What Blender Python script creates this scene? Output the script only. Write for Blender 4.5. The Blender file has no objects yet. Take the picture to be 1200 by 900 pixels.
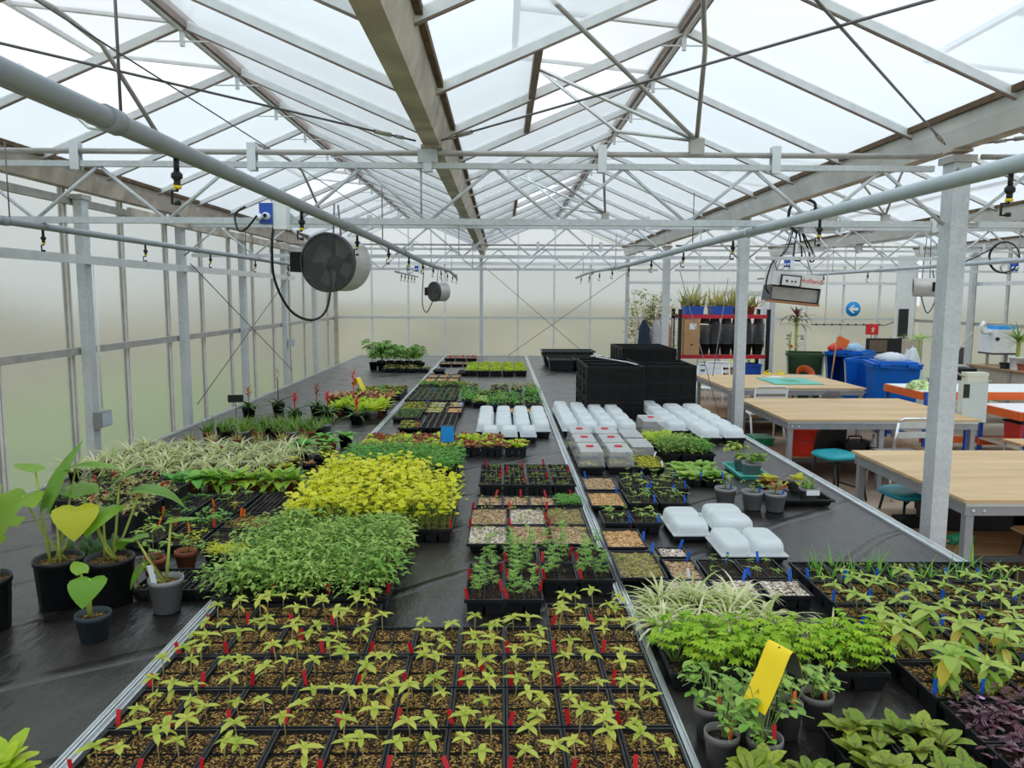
import bpy, math, random
from mathutils import Vector, Matrix
R = random.Random(7)
C = bpy.context.scene.collection
S = bpy.context.scene
PI = math.pi

# ------------------------------------------------------------------ camera, sky, exposure
def set_camera():
    cd = bpy.data.cameras.new('camera'); cd.sensor_fit = 'HORIZONTAL'; cd.sensor_width = 36; cd.lens = 27.255
    cd.clip_end = 200
    th, ps, ro = .1126, .0137, .0042
    F = Vector((math.sin(ps)*math.cos(th), math.cos(ps)*math.cos(th), -math.sin(th)))
    Rt = Vector((math.cos(ps), -math.sin(ps), 0)); U = Rt.cross(F)
    X = Rt*math.cos(ro)+U*math.sin(ro); Y = U*math.cos(ro)-Rt*math.sin(ro); Zc = -F
    m = Matrix(((X.x, Y.x, Zc.x, 0), (X.y, Y.y, Zc.y, 0), (X.z, Y.z, Zc.z, 2.01), (0, 0, 0, 1)))
    co = bpy.data.objects.new('camera', cd); co.matrix_world = m; C.objects.link(co); S.camera = co
set_camera()

def set_world():                                     # overcast sky: three times brighter overhead than at the horizon
    w = bpy.data.worlds.new('overcast'); S.world = w; w.use_nodes = True
    nt = w.node_tree; nt.nodes.clear(); N = nt.nodes.new; L = nt.links.new
    tc = N('ShaderNodeTexCoord'); sp = N('ShaderNodeSeparateXYZ'); L(tc.outputs['Generated'], sp.inputs[0])
    rp = N('ShaderNodeValToRGB'); L(sp.outputs['Z'], rp.inputs[0])
    e = rp.color_ramp.elements
    e[0].position = 0.0; e[0].color = (.37, .395, .42, 1)
    e[1].position = 1.0; e[1].color = (1.0, 1.05, 1.10, 1)
    nz = N('ShaderNodeTexNoise'); nz.inputs['Scale'].default_value = 2.2; nz.inputs['Detail'].default_value = 3
    L(tc.outputs['Generated'], nz.inputs['Vector'])
    mr = N('ShaderNodeMapRange'); mr.inputs['To Min'].default_value = .88; mr.inputs['To Max'].default_value = 1.12
    L(nz.outputs['Fac'], mr.inputs['Value'])
    mx = N('ShaderNodeMix'); mx.data_type = 'RGBA'; mx.blend_type = 'MULTIPLY'; mx.inputs['Factor'].default_value = 1
    L(rp.outputs[0], mx.inputs['A']); L(mr.outputs[0], mx.inputs['B'])
    bg = N('ShaderNodeBackground'); bg.inputs['Strength'].default_value = 2.0
    L(mx.outputs['Result'], bg.inputs[0])
    out = N('ShaderNodeOutputWorld'); L(bg.outputs[0], out.inputs[0])
set_world()
vs = S.view_settings; S.display_settings.display_device = 'sRGB'
vs.view_transform = 'Standard'; vs.look = 'None'; vs.exposure = 0.14; vs.gamma = 1.0; vs.use_curve_mapping = False
S.cycles.max_bounces = 10; S.cycles.diffuse_bounces = 4; S.cycles.transparent_max_bounces = 24; S.cycles.transmission_bounces = 8
S.cycles.glossy_bounces = 3; S.cycles.caustics_refractive = True; S.cycles.sample_clamp_indirect = 6

# ------------------------------------------------------------------ materials
def nodes(name):
    m = bpy.data.materials.new(name); m.use_nodes = True; nt = m.node_tree
    return m, nt, nt.nodes['Principled BSDF'], nt.nodes.new, nt.links.new
def plain(name, col, rough=.6, metal=0, var=.12, scale=9, bump=0, bscale=60, spec=.4):
    m, nt, b, N, L = nodes(name)
    b.inputs['Roughness'].default_value = rough; b.inputs['Metallic'].default_value = metal
    b.inputs['Specular IOR Level'].default_value = spec
    tc = N('ShaderNodeTexCoord'); nz = N('ShaderNodeTexNoise'); nz.inputs['Scale'].default_value = scale; nz.inputs['Detail'].default_value = 4
    L(tc.outputs['Object'], nz.inputs['Vector'])
    rp = N('ShaderNodeValToRGB'); e = rp.color_ramp.elements
    e[0].position = .3; e[1].position = .7
    e[0].color = tuple(c*(1-var) for c in col)+(1,); e[1].color = tuple(min(1, c*(1+var)) for c in col)+(1,)
    L(nz.outputs['Fac'], rp.inputs[0]); L(rp.outputs[0], b.inputs['Base Color'])
    if bump:
        n2 = N('ShaderNodeTexNoise'); n2.inputs['Scale'].default_value = bscale; L(tc.outputs['Object'], n2.inputs['Vector'])
        bp = N('ShaderNodeBump'); bp.inputs['Strength'].default_value = bump; bp.inputs['Distance'].default_value = .01
        L(n2.outputs['Fac'], bp.inputs['Height']); L(bp.outputs[0], b.inputs['Normal'])
    return m
def leafm(name, a, b_, tr=.35, rough=.45):            # thin leaf: light passes through; tint differs leaf by leaf
    m, nt, b, N, L = nodes(name)
    g = N('ShaderNodeNewGeometry'); oi = N('ShaderNodeObjectInfo')
    ad = N('ShaderNodeMath'); ad.operation = 'ADD'; L(g.outputs['Random Per Island'], ad.inputs[0]); L(oi.outputs['Random'], ad.inputs[1])
    hf = N('ShaderNodeMath'); hf.operation = 'MULTIPLY'; hf.inputs[1].default_value = .5; L(ad.outputs[0], hf.inputs[0])
    rp = N('ShaderNodeValToRGB'); rp.color_ramp.elements[0].color = a+(1,); rp.color_ramp.elements[1].color = b_+(1,)
    rp.color_ramp.elements[0].position = .15; rp.color_ramp.elements[1].position = .85
    L(hf.outputs[0], rp.inputs[0]); L(rp.outputs[0], b.inputs['Base Color'])
    b.inputs['Roughness'].default_value = rough; b.inputs['Specular IOR Level'].default_value = .35
    t = N('ShaderNodeBsdfTranslucent'); L(rp.outputs[0], t.inputs[0])
    mx = N('ShaderNodeMixShader'); mx.inputs[0].default_value = tr
    L(b.outputs[0], mx.inputs[1]); L(t.outputs[0], mx.inputs[2]); L(mx.outputs[0], nt.nodes['Material Output'].inputs[0])
    return m
def grains(name, cols, scale=150, rough=.9):          # compost or grit: every grain takes one of the colours
    m, nt, b, N, L = nodes(name)
    tc = N('ShaderNodeTexCoord'); oi = N('ShaderNodeObjectInfo')
    ad = N('ShaderNodeVectorMath'); ad.operation = 'ADD'; L(tc.outputs['Object'], ad.inputs[0]); L(oi.outputs['Random'], ad.inputs[1])
    v = N('ShaderNodeTexVoronoi'); v.inputs['Scale'].default_value = scale; L(ad.outputs[0], v.inputs['Vector'])
    sp = N('ShaderNodeSeparateColor'); L(v.outputs['Color'], sp.inputs[0])
    nz = N('ShaderNodeTexNoise'); nz.inputs['Scale'].default_value = 14; L(ad.outputs[0], nz.inputs['Vector'])
    a2 = N('ShaderNodeMath'); a2.operation = 'MULTIPLY_ADD'; L(nz.outputs['Fac'], a2.inputs[0]); a2.inputs[1].default_value = .5; a2.inputs[2].default_value = -.25
    a3 = N('ShaderNodeMath'); a3.operation = 'ADD'; L(sp.outputs[0], a3.inputs[0]); L(a2.outputs[0], a3.inputs[1])
    rp = N('ShaderNodeValToRGB'); rp.color_ramp.interpolation = 'CONSTANT'
    e = rp.color_ramp.elements
    while len(e) < len(cols): e.new(.5)
    for i, (p, c) in enumerate(cols): e[i].position = p; e[i].color = c+(1,)
    L(a3.outputs[0], rp.inputs[0]); L(rp.outputs[0], b.inputs['Base Color'])
    b.inputs['Roughness'].default_value = rough; b.inputs['Specular IOR Level'].default_value = .2
    bp = N('ShaderNodeBump'); bp.inputs['Strength'].default_value = .8; bp.inputs['Distance'].default_value = .004
    L(v.outputs['Distance'], bp.inputs['Height']); bp.invert = True; L(bp.outputs[0], b.inputs['Normal'])
    return m
def sheet(name, col, trans, tcol=(1, 1, 1), ribs=0, stain=False, gloss=.08, axis='Y', dif=.25, fres=0):   # glazing: part clear, part diffusing
    m, nt, b, N, L = nodes(name); nt.nodes.remove(b)
    tc = N('ShaderNodeTexCoord'); sp = N('ShaderNodeSeparateXYZ'); L(tc.outputs['Object'], sp.inputs[0])
    tp = N('ShaderNodeBsdfTransparent'); tp.inputs[0].default_value = tcol+(1,)
    tl = N('ShaderNodeBsdfTranslucent'); df = N('ShaderNodeBsdfDiffuse')
    base = N('ShaderNodeRGB'); base.outputs[0].default_value = col+(1,); csock = base.outputs[0]
    if ribs:
        mu = N('ShaderNodeMath'); mu.operation = 'MULTIPLY'; mu.inputs[1].default_value = ribs; L(sp.outputs[axis], mu.inputs[0])
        sn = N('ShaderNodeMath'); sn.operation = 'SINE'; L(mu.outputs[0], sn.inputs[0])
        nz = N('ShaderNodeTexNoise'); nz.inputs['Scale'].default_value = 1.7; L(tc.outputs['Object'], nz.inputs['Vector'])
        a = N('ShaderNodeMath'); a.operation = 'MULTIPLY_ADD'; L(sn.outputs[0], a.inputs[0]); a.inputs[1].default_value = .18; L(nz.outputs['Fac'], a.inputs[2])
        mc = N('ShaderNodeMix'); mc.data_type = 'RGBA'; L(a.outputs[0], mc.inputs['Factor'])
        mc.inputs['A'].default_value = tuple(c*.8 for c in col)+(1,); mc.inputs['B'].default_value = col+(1,); csock = mc.outputs['Result']
    fac = None
    if stain:                                          # algae stain creeping up from the gutter edge (local x = 0)
        nz = N('ShaderNodeTexNoise'); nz.inputs['Scale'].default_value = 1; nz.inputs['Detail'].default_value = 5
        mp = N('ShaderNodeMapping'); mp.inputs['Scale'].default_value = (3, 45, 1); L(tc.outputs['Object'], mp.inputs[0]); L(mp.outputs[0], nz.inputs['Vector'])
        a = N('ShaderNodeMath'); a.operation = 'MULTIPLY_ADD'; L(nz.outputs['Fac'], a.inputs[0]); a.inputs[1].default_value = -.14; L(sp.outputs['X'], a.inputs[2])
        mr = N('ShaderNodeMapRange'); mr.inputs['From Min'].default_value = -.06; mr.inputs['From Max'].default_value = .05
        mr.inputs['To Min'].default_value = 1; mr.inputs['To Max'].default_value = 0; L(a.outputs[0], mr.inputs['Value']); fac = mr.outputs[0]
        mc = N('ShaderNodeMix'); mc.data_type = 'RGBA'; L(fac, mc.inputs['Factor']); L(csock, mc.inputs['A']); mc.inputs['B'].default_value = (.16, .11, .06, 1)
        csock = mc.outputs['Result']
        m2 = N('ShaderNodeMix'); m2.data_type = 'RGBA'; L(fac, m2.inputs['Factor']); m2.inputs['A'].default_value = tcol+(1,); m2.inputs['B'].default_value = (.22, .15, .08, 1)
        L(m2.outputs['Result'], tp.inputs[0])
    L(csock, tl.inputs[0]); L(csock, df.inputs[0])
    dd = N('ShaderNodeMixShader'); dd.inputs[0].default_value = dif; L(tl.outputs[0], dd.inputs[1]); L(df.outputs[0], dd.inputs[2])
    mx = N('ShaderNodeMixShader'); mx.inputs[0].default_value = trans; L(dd.outputs[0], mx.inputs[1]); L(tp.outputs[0], mx.inputs[2])
    gl = N('ShaderNodeBsdfGlossy'); gl.inputs['Roughness'].default_value = .25
    m3 = N('ShaderNodeMixShader'); m3.inputs[0].default_value = gloss
    if fres:                                           # twin-wall sheet: reflects more, passes less at a grazing angle
        fr = N('ShaderNodeFresnel'); fr.inputs['IOR'].default_value = fres; L(fr.outputs[0], m3.inputs[0])
    L(mx.outputs[0], m3.inputs[1]); L(gl.outputs[0], m3.inputs[2])
    L(m3.outputs[0], nt.nodes['Material Output'].inputs[0])
    return m
def frosted(name, rough, col, trl=.3, ribs=0, axis='Y'):      # twin-wall sheet, blurs what lies behind it
    m, nt, b, N, L = nodes(name); nt.nodes.remove(b)
    rf = N('ShaderNodeBsdfRefraction'); rf.inputs['IOR'].default_value = 1.12; rf.inputs['Roughness'].default_value = rough
    tl = N('ShaderNodeBsdfTranslucent')
    tc = N('ShaderNodeTexCoord'); sp = N('ShaderNodeSeparateXYZ'); L(tc.outputs['Object'], sp.inputs[0])
    mu = N('ShaderNodeMath'); mu.operation = 'MULTIPLY'; mu.inputs[1].default_value = ribs; L(sp.outputs[axis], mu.inputs[0])
    sn = N('ShaderNodeMath'); sn.operation = 'SINE'; L(mu.outputs[0], sn.inputs[0])
    a = N('ShaderNodeMath'); a.operation = 'MULTIPLY_ADD'; L(sn.outputs[0], a.inputs[0]); a.inputs[1].default_value = .5; a.inputs[2].default_value = .5
    mc = N('ShaderNodeMix'); mc.data_type = 'RGBA'; L(a.outputs[0], mc.inputs['Factor'])
    mc.inputs['A'].default_value = tuple(c*.82 for c in col)+(1,); mc.inputs['B'].default_value = col+(1,)
    L(mc.outputs['Result'], rf.inputs[0]); L(mc.outputs['Result'], tl.inputs[0])
    mx = N('ShaderNodeMixShader'); mx.inputs[0].default_value = trl; L(rf.outputs[0], mx.inputs[1]); L(tl.outputs[0], mx.inputs[2])
    L(mx.outputs[0], nt.nodes['Material Output'].inputs[0])
    return m
def fabric(name):                                      # black woven ground cover, damp in patches
    m, nt, b, N, L = nodes(name)
    tc = N('ShaderNodeTexCoord')
    n1 = N('ShaderNodeTexNoise'); n1.inputs['Scale'].default_value = 3.5; n1.inputs['Detail'].default_value = 6; L(tc.outputs['Object'], n1.inputs['Vector'])
    rp = N('ShaderNodeValToRGB'); e = rp.color_ramp.elements; e[0].position = .35; e[1].position = .72
    e[0].color = (.009, .008, .008, 1); e[1].color = (.040, .034, .031, 1); L(n1.outputs['Fac'], rp.inputs[0])
    br = N('ShaderNodeTexBrick'); br.inputs['Scale'].default_value = 1; br.offset = 0; br.inputs['Brick Width'].default_value = .3; br.inputs['Row Height'].default_value = .3
    br.inputs['Mortar Size'].default_value = .003; br.inputs['Color1'].default_value = (1, 1, 1, 1); br.inputs['Color2'].default_value = (1, 1, 1, 1); br.inputs['Mortar'].default_value = (.6, .6, .6, 1)
    L(tc.outputs['Object'], br.inputs['Vector'])
    mx = N('ShaderNodeMix'); mx.data_type = 'RGBA'; mx.blend_type = 'MULTIPLY'; mx.inputs['Factor'].default_value = 1
    L(rp.outputs[0], mx.inputs['A']); L(br.outputs['Color'], mx.inputs['B']); L(mx.outputs['Result'], b.inputs['Base Color'])
    mr = N('ShaderNodeMapRange'); mr.inputs['To Min'].default_value = .14; mr.inputs['To Max'].default_value = .5; L(n1.outputs['Fac'], mr.inputs['Value']); L(mr.outputs[0], b.inputs['Roughness'])
    n2 = N('ShaderNodeTexNoise'); n2.inputs['Scale'].default_value = 1.0; n2.inputs['Detail'].default_value = 5
    mp = N('ShaderNodeMapping'); mp.inputs['Scale'].default_value = (14, 5, 1); mp.inputs['Rotation'].default_value = (0, 0, .6); L(tc.outputs['Object'], mp.inputs[0]); L(mp.outputs[0], n2.inputs['Vector'])
    n3 = N('ShaderNodeTexNoise'); n3.inputs['Scale'].default_value = 160; L(tc.outputs['Object'], n3.inputs['Vector'])
    ad = N('ShaderNodeMath'); ad.operation = 'MULTIPLY_ADD'; L(n3.outputs['Fac'], ad.inputs[0]); ad.inputs[1].default_value = .12; L(n2.outputs['Fac'], ad.inputs[2])
    wv = N('ShaderNodeTexWave'); wv.inputs['Scale'].default_value = .55; wv.inputs['Distortion'].default_value = 5; wv.inputs['Detail'].default_value = 2; wv.inputs['Detail Scale'].default_value = .8
    m2 = N('ShaderNodeMapping'); m2.inputs['Rotation'].default_value = (0, 0, .85); L(tc.outputs['Object'], m2.inputs[0]); L(m2.outputs[0], wv.inputs['Vector'])
    r2 = N('ShaderNodeValToRGB'); q = r2.color_ramp.elements; q[0].position = .0; q[0].color = (1, 1, 1, 1); q[1].position = .05; q[1].color = (0, 0, 0, 1); L(wv.outputs['Fac'], r2.inputs[0])   # creases
    a3 = N('ShaderNodeMath'); a3.operation = 'ADD'; L(ad.outputs[0], a3.inputs[0]); L(r2.outputs[0], a3.inputs[1])
    bp = N('ShaderNodeBump'); bp.inputs['Strength'].default_value = .4; bp.inputs['Distance'].default_value = .03; L(a3.outputs[0], bp.inputs['Height']); L(bp.outputs[0], b.inputs['Normal'])
    b.inputs['Specular IOR Level'].default_value = .7
    return m
def plywood(name, a, b_, sc=(1.2, 14, 6)):
    m, nt, b, N, L = nodes(name)
    tc = N('ShaderNodeTexCoord'); mp = N('ShaderNodeMapping'); mp.inputs['Scale'].default_value = sc
    nz = N('ShaderNodeTexNoise'); nz.inputs['Scale'].default_value = 1; nz.inputs['Detail'].default_value = 6; nz.inputs['Distortion'].default_value = .8
    L(tc.outputs['Object'], mp.inputs[0]); L(mp.outputs[0], nz.inputs['Vector'])
    rp = N('ShaderNodeValToRGB'); e = rp.color_ramp.elements; e[0].position = .3; e[1].position = .7; e[0].color = a+(1,); e[1].color = b_+(1,)
    L(nz.outputs['Fac'], rp.inputs[0]); L(rp.outputs[0], b.inputs['Base Color']); b.inputs['Roughness'].default_value = .6
    return m
def galvan(name, col=(.56, .59, .61)):
    m, nt, b, N, L = nodes(name)
    tc = N('ShaderNodeTexCoord'); v = N('ShaderNodeTexVoronoi'); v.inputs['Scale'].default_value = 55; L(tc.outputs['Object'], v.inputs['Vector'])
    sp = N('ShaderNodeSeparateColor'); L(v.outputs['Color'], sp.inputs[0])
    n1 = N('ShaderNodeTexNoise'); n1.inputs['Scale'].default_value = 3; n1.inputs['Detail'].default_value = 5; L(tc.outputs['Object'], n1.inputs['Vector'])
    a = N('ShaderNodeMath'); a.operation = 'MULTIPLY_ADD'; L(sp.outputs[0], a.inputs[0]); a.inputs[1].default_value = .25; L(n1.outputs['Fac'], a.inputs[2])
    rp = N('ShaderNodeValToRGB'); e = rp.color_ramp.elements; e[0].position = .3; e[1].position = .9
    e[0].color = tuple(c*.8 for c in col)+(1,); e[1].color = tuple(min(1, c*1.15) for c in col)+(1,)
    L(a.outputs[0], rp.inputs[0]); L(rp.outputs[0], b.inputs['Base Color'])
    b.inputs['Metallic'].default_value = .25; b.inputs['Roughness'].default_value = .5
    return m

M = dict(
    galv=galvan('galvanised_steel'), alu=plain('aluminium', (.66, .69, .7), .38, .7, .08), dull=plain('dull_aluminium', (.42, .40, .38), .55, .3, .15),
    bar=plain('glazing_bar_aluminium', (.72, .74, .75), .5, .1, .08), mull=plain('pale_mullion', (.74, .71, .67), .5, .1, .08), bark=plain('bar_weathered', (.26, .20, .17), .7, 0, .25, 5),
    gutter=plain('weathered_gutter', (.48, .42, .36), .75, .1, .3, 5), gutterlit=plain('gutter_lit_side', (.62, .62, .60), .6, .2, .12, 4),
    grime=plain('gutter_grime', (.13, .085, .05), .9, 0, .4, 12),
    pvc=plain('grey_pipe_plastic', (.27, .30, .33), .45, 0, .06), pvcl=plain('pale_grey_pipe_plastic', (.42, .48, .52), .4, 0, .06),
    white=plain('white_plastic', (.8, .82, .82), .4, 0, .04), cream=plain('cream_plastic', (.68, .70, .58), .5, 0, .05), pale=plain('pale_grey_plastic', (.58, .64, .62), .5, 0, .05),
    black=plain('black_plastic', (.012, .013, .015), .42, 0, .3), blackm=plain('dull_black_plastic', (.008, .008, .0082), .6, 0, .3, spec=.22),
    cellb=plain('tray_black_plastic', (.012, .013, .015), .42, 0, .3, spec=.3),
    dark=plain('dark_grey', (.07, .07, .075), .5), cable=plain('black_rubber', (.01, .01, .011), .5), wire=plain('steel_wire', (.16, .15, .16), .5, .5),
    red=plain('red_label_plastic', (.52, .012, .02), .4, 0, .1), bluel=plain('blue_label_plastic', (.01, .12, .62), .4, 0, .1), orangel=plain('orange_label_plastic', (.85, .16, .02), .45, 0, .1),
    whitel=plain('white_label_plastic', (.8, .82, .84), .4, 0, .03), yellow=plain('yellow_card', (.85, .62, .01), .45, 0, .06), yback=plain('yellow_card_back', (.10, .10, .10), .6),
    bluecard=plain('blue_card', (.02, .30, .75), .45, 0, .06), rimred=plain('red_rack_paint', (.55, .02, .04), .4, 0, .06), orangep=plain('orange_rack_paint', (.75, .13, .02), .4, 0, .06),
    bluep=plain('blue_rack_paint', (.02, .09, .45), .4, 0, .06), binblue=plain('blue_bin_plastic', (.0, .115, .50), .5, 0, .08, spec=.25), bingreen=plain('green_bin_plastic', (.02, .06, .02), .5, 0, .1),
    teal=plain('teal_seat', (.01, .30, .36), .45, 0, .06), chrome=plain('chrome_tube', (.75, .75, .78), .18, .9, .03), redb=plain('red_bucket_plastic', (.70, .035, .02), .35, 0, .06),
    terracotta=plain('terracotta', (.30, .09, .045), .8, 0, .25, 14), potgrey=plain('grey_pot_plastic', (.24, .24, .245), .45, 0, .06), potbrown=plain('brown_grey_pot_plastic', (.17, .155, .15), .5, 0, .08), potblue=plain('blue_black_pot_plastic', (.025, .04, .05), .45, 0, .1),
    card=plain('cardboard', (.50, .28, .13), .8, 0, .08), ply=plywood('plywood', (.50, .33, .16), (.66, .47, .26), (.7, 4.5, 4)), plyd=plywood('plywood_shelf', (.33, .18, .08), (.46, .29, .15)), plye=plain('plywood_edge', (.30, .17, .09), .7),
    concrete=plain('concrete_floor', (.36, .27, .20), .8, 0, .2, 2, .2), weave=fabric('woven_ground_cover'), chairgrey=plain('grey_seat', (.14, .14, .16), .5),
    glaze=sheet('roof_glazing', (.88, .94, .97), .62, (.88, .945, .98), stain=True, fres=1.75), clear=sheet('clear_glazing', (.9, .95, 1), .92, (.96, .98, .99), gloss=.05),
    wallp=frosted('twin_wall_left', .34, (.90, .91, .89), .16, 390, 'Y'), endp=frosted('twin_wall_end', .34, (.90, .91, .88), .16, 390, 'X'),
    dome=sheet('frosted_dome', (.93, .96, .97), .22, (.9, .94, .95), gloss=.10, dif=.55), lid=sheet('clear_lid', (.84, .87, .86), .82, (.93, .95, .94), gloss=.12), lidtop=sheet('misted_lid', (.92, .94, .95), .2, (.93, .95, .95), gloss=.1, dif=.5),
    soil=grains('compost_flecked', [(0, (.016, .009, .005)), (.40, (.05, .028, .012)), (.62, (.21, .115, .03)), (.80, (.43, .27, .075))], 200),
    soild=grains('compost_dark', [(0, (.010, .0065, .005)), (.55, (.022, .014, .010)), (.9, (.07, .045, .025)), (.985, (.28, .2, .1))], 210),
    grit=grains('tan_grit', [(0, (.10, .055, .03)), (.3, (.30, .18, .09)), (.55, (.46, .30, .16)), (.8, (.58, .43, .26))], 130),
    gritp=grains('pale_grit', [(0, (.12, .08, .06)), (.25, (.40, .31, .24)), (.55, (.60, .50, .40)), (.8, (.74, .68, .60))], 120),
    grito=grains('orange_grit', [(0, (.20, .09, .03)), (.3, (.45, .24, .09)), (.6, (.58, .35, .15)), (.85, (.68, .47, .24))], 110),
    gritg=grains('mossy_grit', [(0, (.08, .05, .02)), (.3, (.20, .14, .06)), (.55, (.30, .23, .09)), (.78, (.36, .32, .13))], 140),
    sun=leafm('sunflower_leaf', (.34, .46, .035), (.62, .66, .11), .4), sunb=leafm('big_seedling_leaf', (.26, .46, .05), (.50, .62, .13), .38), sunstem=plain('pale_stem', (.40, .30, .13), .6), yleaf=leafm('yellowing_leaf', (.65, .50, .05), (.72, .58, .12), .4),
    mari=leafm('feathery_leaf', (.18, .42, .05), (.40, .62, .13)), lush=leafm('lush_leaf', (.18, .40, .05), (.46, .60, .14)), lime=leafm('lime_round_leaf', (.74, .80, .025), (.95, .90, .10), .5), gstem=plain('green_stem', (.20, .30, .07), .6),
    basil=leafm('fresh_green_leaf', (.09, .38, .04), (.28, .56, .09)), lett=leafm('lettuce_leaf', (.34, .56, .03), (.66, .72, .07), .42), lettr=leafm('red_lettuce_leaf', (.16, .02, .02), (.33, .10, .05), .3), letty=leafm('yellow_pink_leaf', (.55, .42, .10), (.66, .36, .20), .4),
    spider=leafm('spider_leaf', (.60, .64, .30), (.90, .86, .56), .35), spiderg=leafm('spider_green', (.30, .44, .10), (.46, .54, .18), .35), geran=leafm('bright_lobed_leaf', (.24, .50, .012), (.50, .68, .04), .42), fern=leafm('strap_leaf', (.14, .40, .03), (.46, .62, .07), .35),
    haw=leafm('spiky_leaf', (.11, .25, .04), (.26, .40, .07), .25), brom=leafm('bromeliad_leaf', (.03, .10, .02), (.10, .22, .04), .2), bromf=leafm('red_bract', (.50, .01, .01), (.70, .03, .02), .3), bromo=leafm('faded_orange_bract', (.55, .22, .09), (.6, .3, .14), .3),
    sorrel=leafm('sorrel_leaf', (.15, .26, .02), (.40, .48, .06), .3), vein=plain('red_vein', (.13, .04, .03), .5), purple=leafm('purple_leaf', (.055, .012, .028), (.14, .04, .065), .2), silver=leafm('silver_stripe', (.36, .26, .28), (.46, .34, .34), .2), pink=plain('pink_petal', (.66, .30, .62), .5),
    monst=leafm('glossy_heart_leaf', (.11, .30, .015), (.28, .46, .04), .35, .3), monsty=leafm('yellowing_heart_leaf', (.36, .40, .015), (.50, .50, .02), .35, .35), dryl=plain('dry_leaf', (.34, .17, .08), .8), petiole=plain('petiole', (.38, .44, .08), .5), cactus=plain('cactus_skin', (.05, .11, .03), .6, 0, .3, 60),
    tom=leafm('tomato_leaf', (.14, .34, .06), (.32, .48, .12)), pothos=leafm('mixed_leaf', (.12, .30, .03), (.42, .50, .06)), coleus=leafm('yellow_green_leaf', (.50, .52, .03), (.66, .60, .06), .4), bronze=leafm('bronze_leaf', (.38, .16, .05), (.5, .26, .09)),
    dracl=leafm('dracaena_leaf', (.05, .09, .02), (.22, .24, .06), .2), dracp=leafm('dracaena_crown', (.09, .02, .03), (.16, .05, .05), .2), olive=leafm('olive_leaf', (.30, .32, .08), (.58, .52, .20), .3), twig=plain('twig', (.16, .11, .07), .8),
    grass=plain('outdoor_grass', (.19, .25, .09), .9, 0, .3, .6), bank=plain('dry_bank', (.27, .235, .165), .9, 0, .3, .35), hedgeg=plain('dark_hedge', (.12, .15, .07), .9, 0, .4, .9), blossom=leafm('pink_blossom', (.70, .40, .55), (.85, .60, .70)), barkt=plain('tree_bark', (.10, .075, .06), .9),
    signb=plain('blue_sign', (.0, .28, .72), .4, 0, .02), firered=plain('red_call_point', (.75, .015, .03), .4, 0, .03), glass=plain('dark_display', (.02, .025, .025), .2), heat=plain('heater_steel', (.62, .60, .57), .4, .3, .08), rust=plain('rust_brown', (.42, .21, .10), .8, 0, .2), beige=plain('beige_cabinet', (.50, .44, .34), .6, 0, .05),
    cloth=plain('navy_cloth', (.02, .03, .06), .9), clothg=plain('grey_cloth', (.4, .4, .42), .9), steel=plain('grey_painted_steel', (.30, .305, .32), .5, .2, .1), bag=plain('pale_bag', (.62, .66, .70), .35, 0, .1, 20, .4, 30), bagblue=plain('blue_bag', (.30, .50, .68), .35, 0, .15, 20, .4, 30), rag=plain('patterned_cloth', (.45, .58, .25), .9, 0, .6, 25),
    tgreen=plain('green_plastic', (.02, .30, .14), .4), tealt=plain('teal_tray_plastic', (.10, .50, .42), .4, 0, .05), yelp=plain('yellow_plastic', (.85, .55, .01), .4), chairwood=plywood('wood_seat', (.55, .34, .17), (.68, .47, .27)),
)

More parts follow.
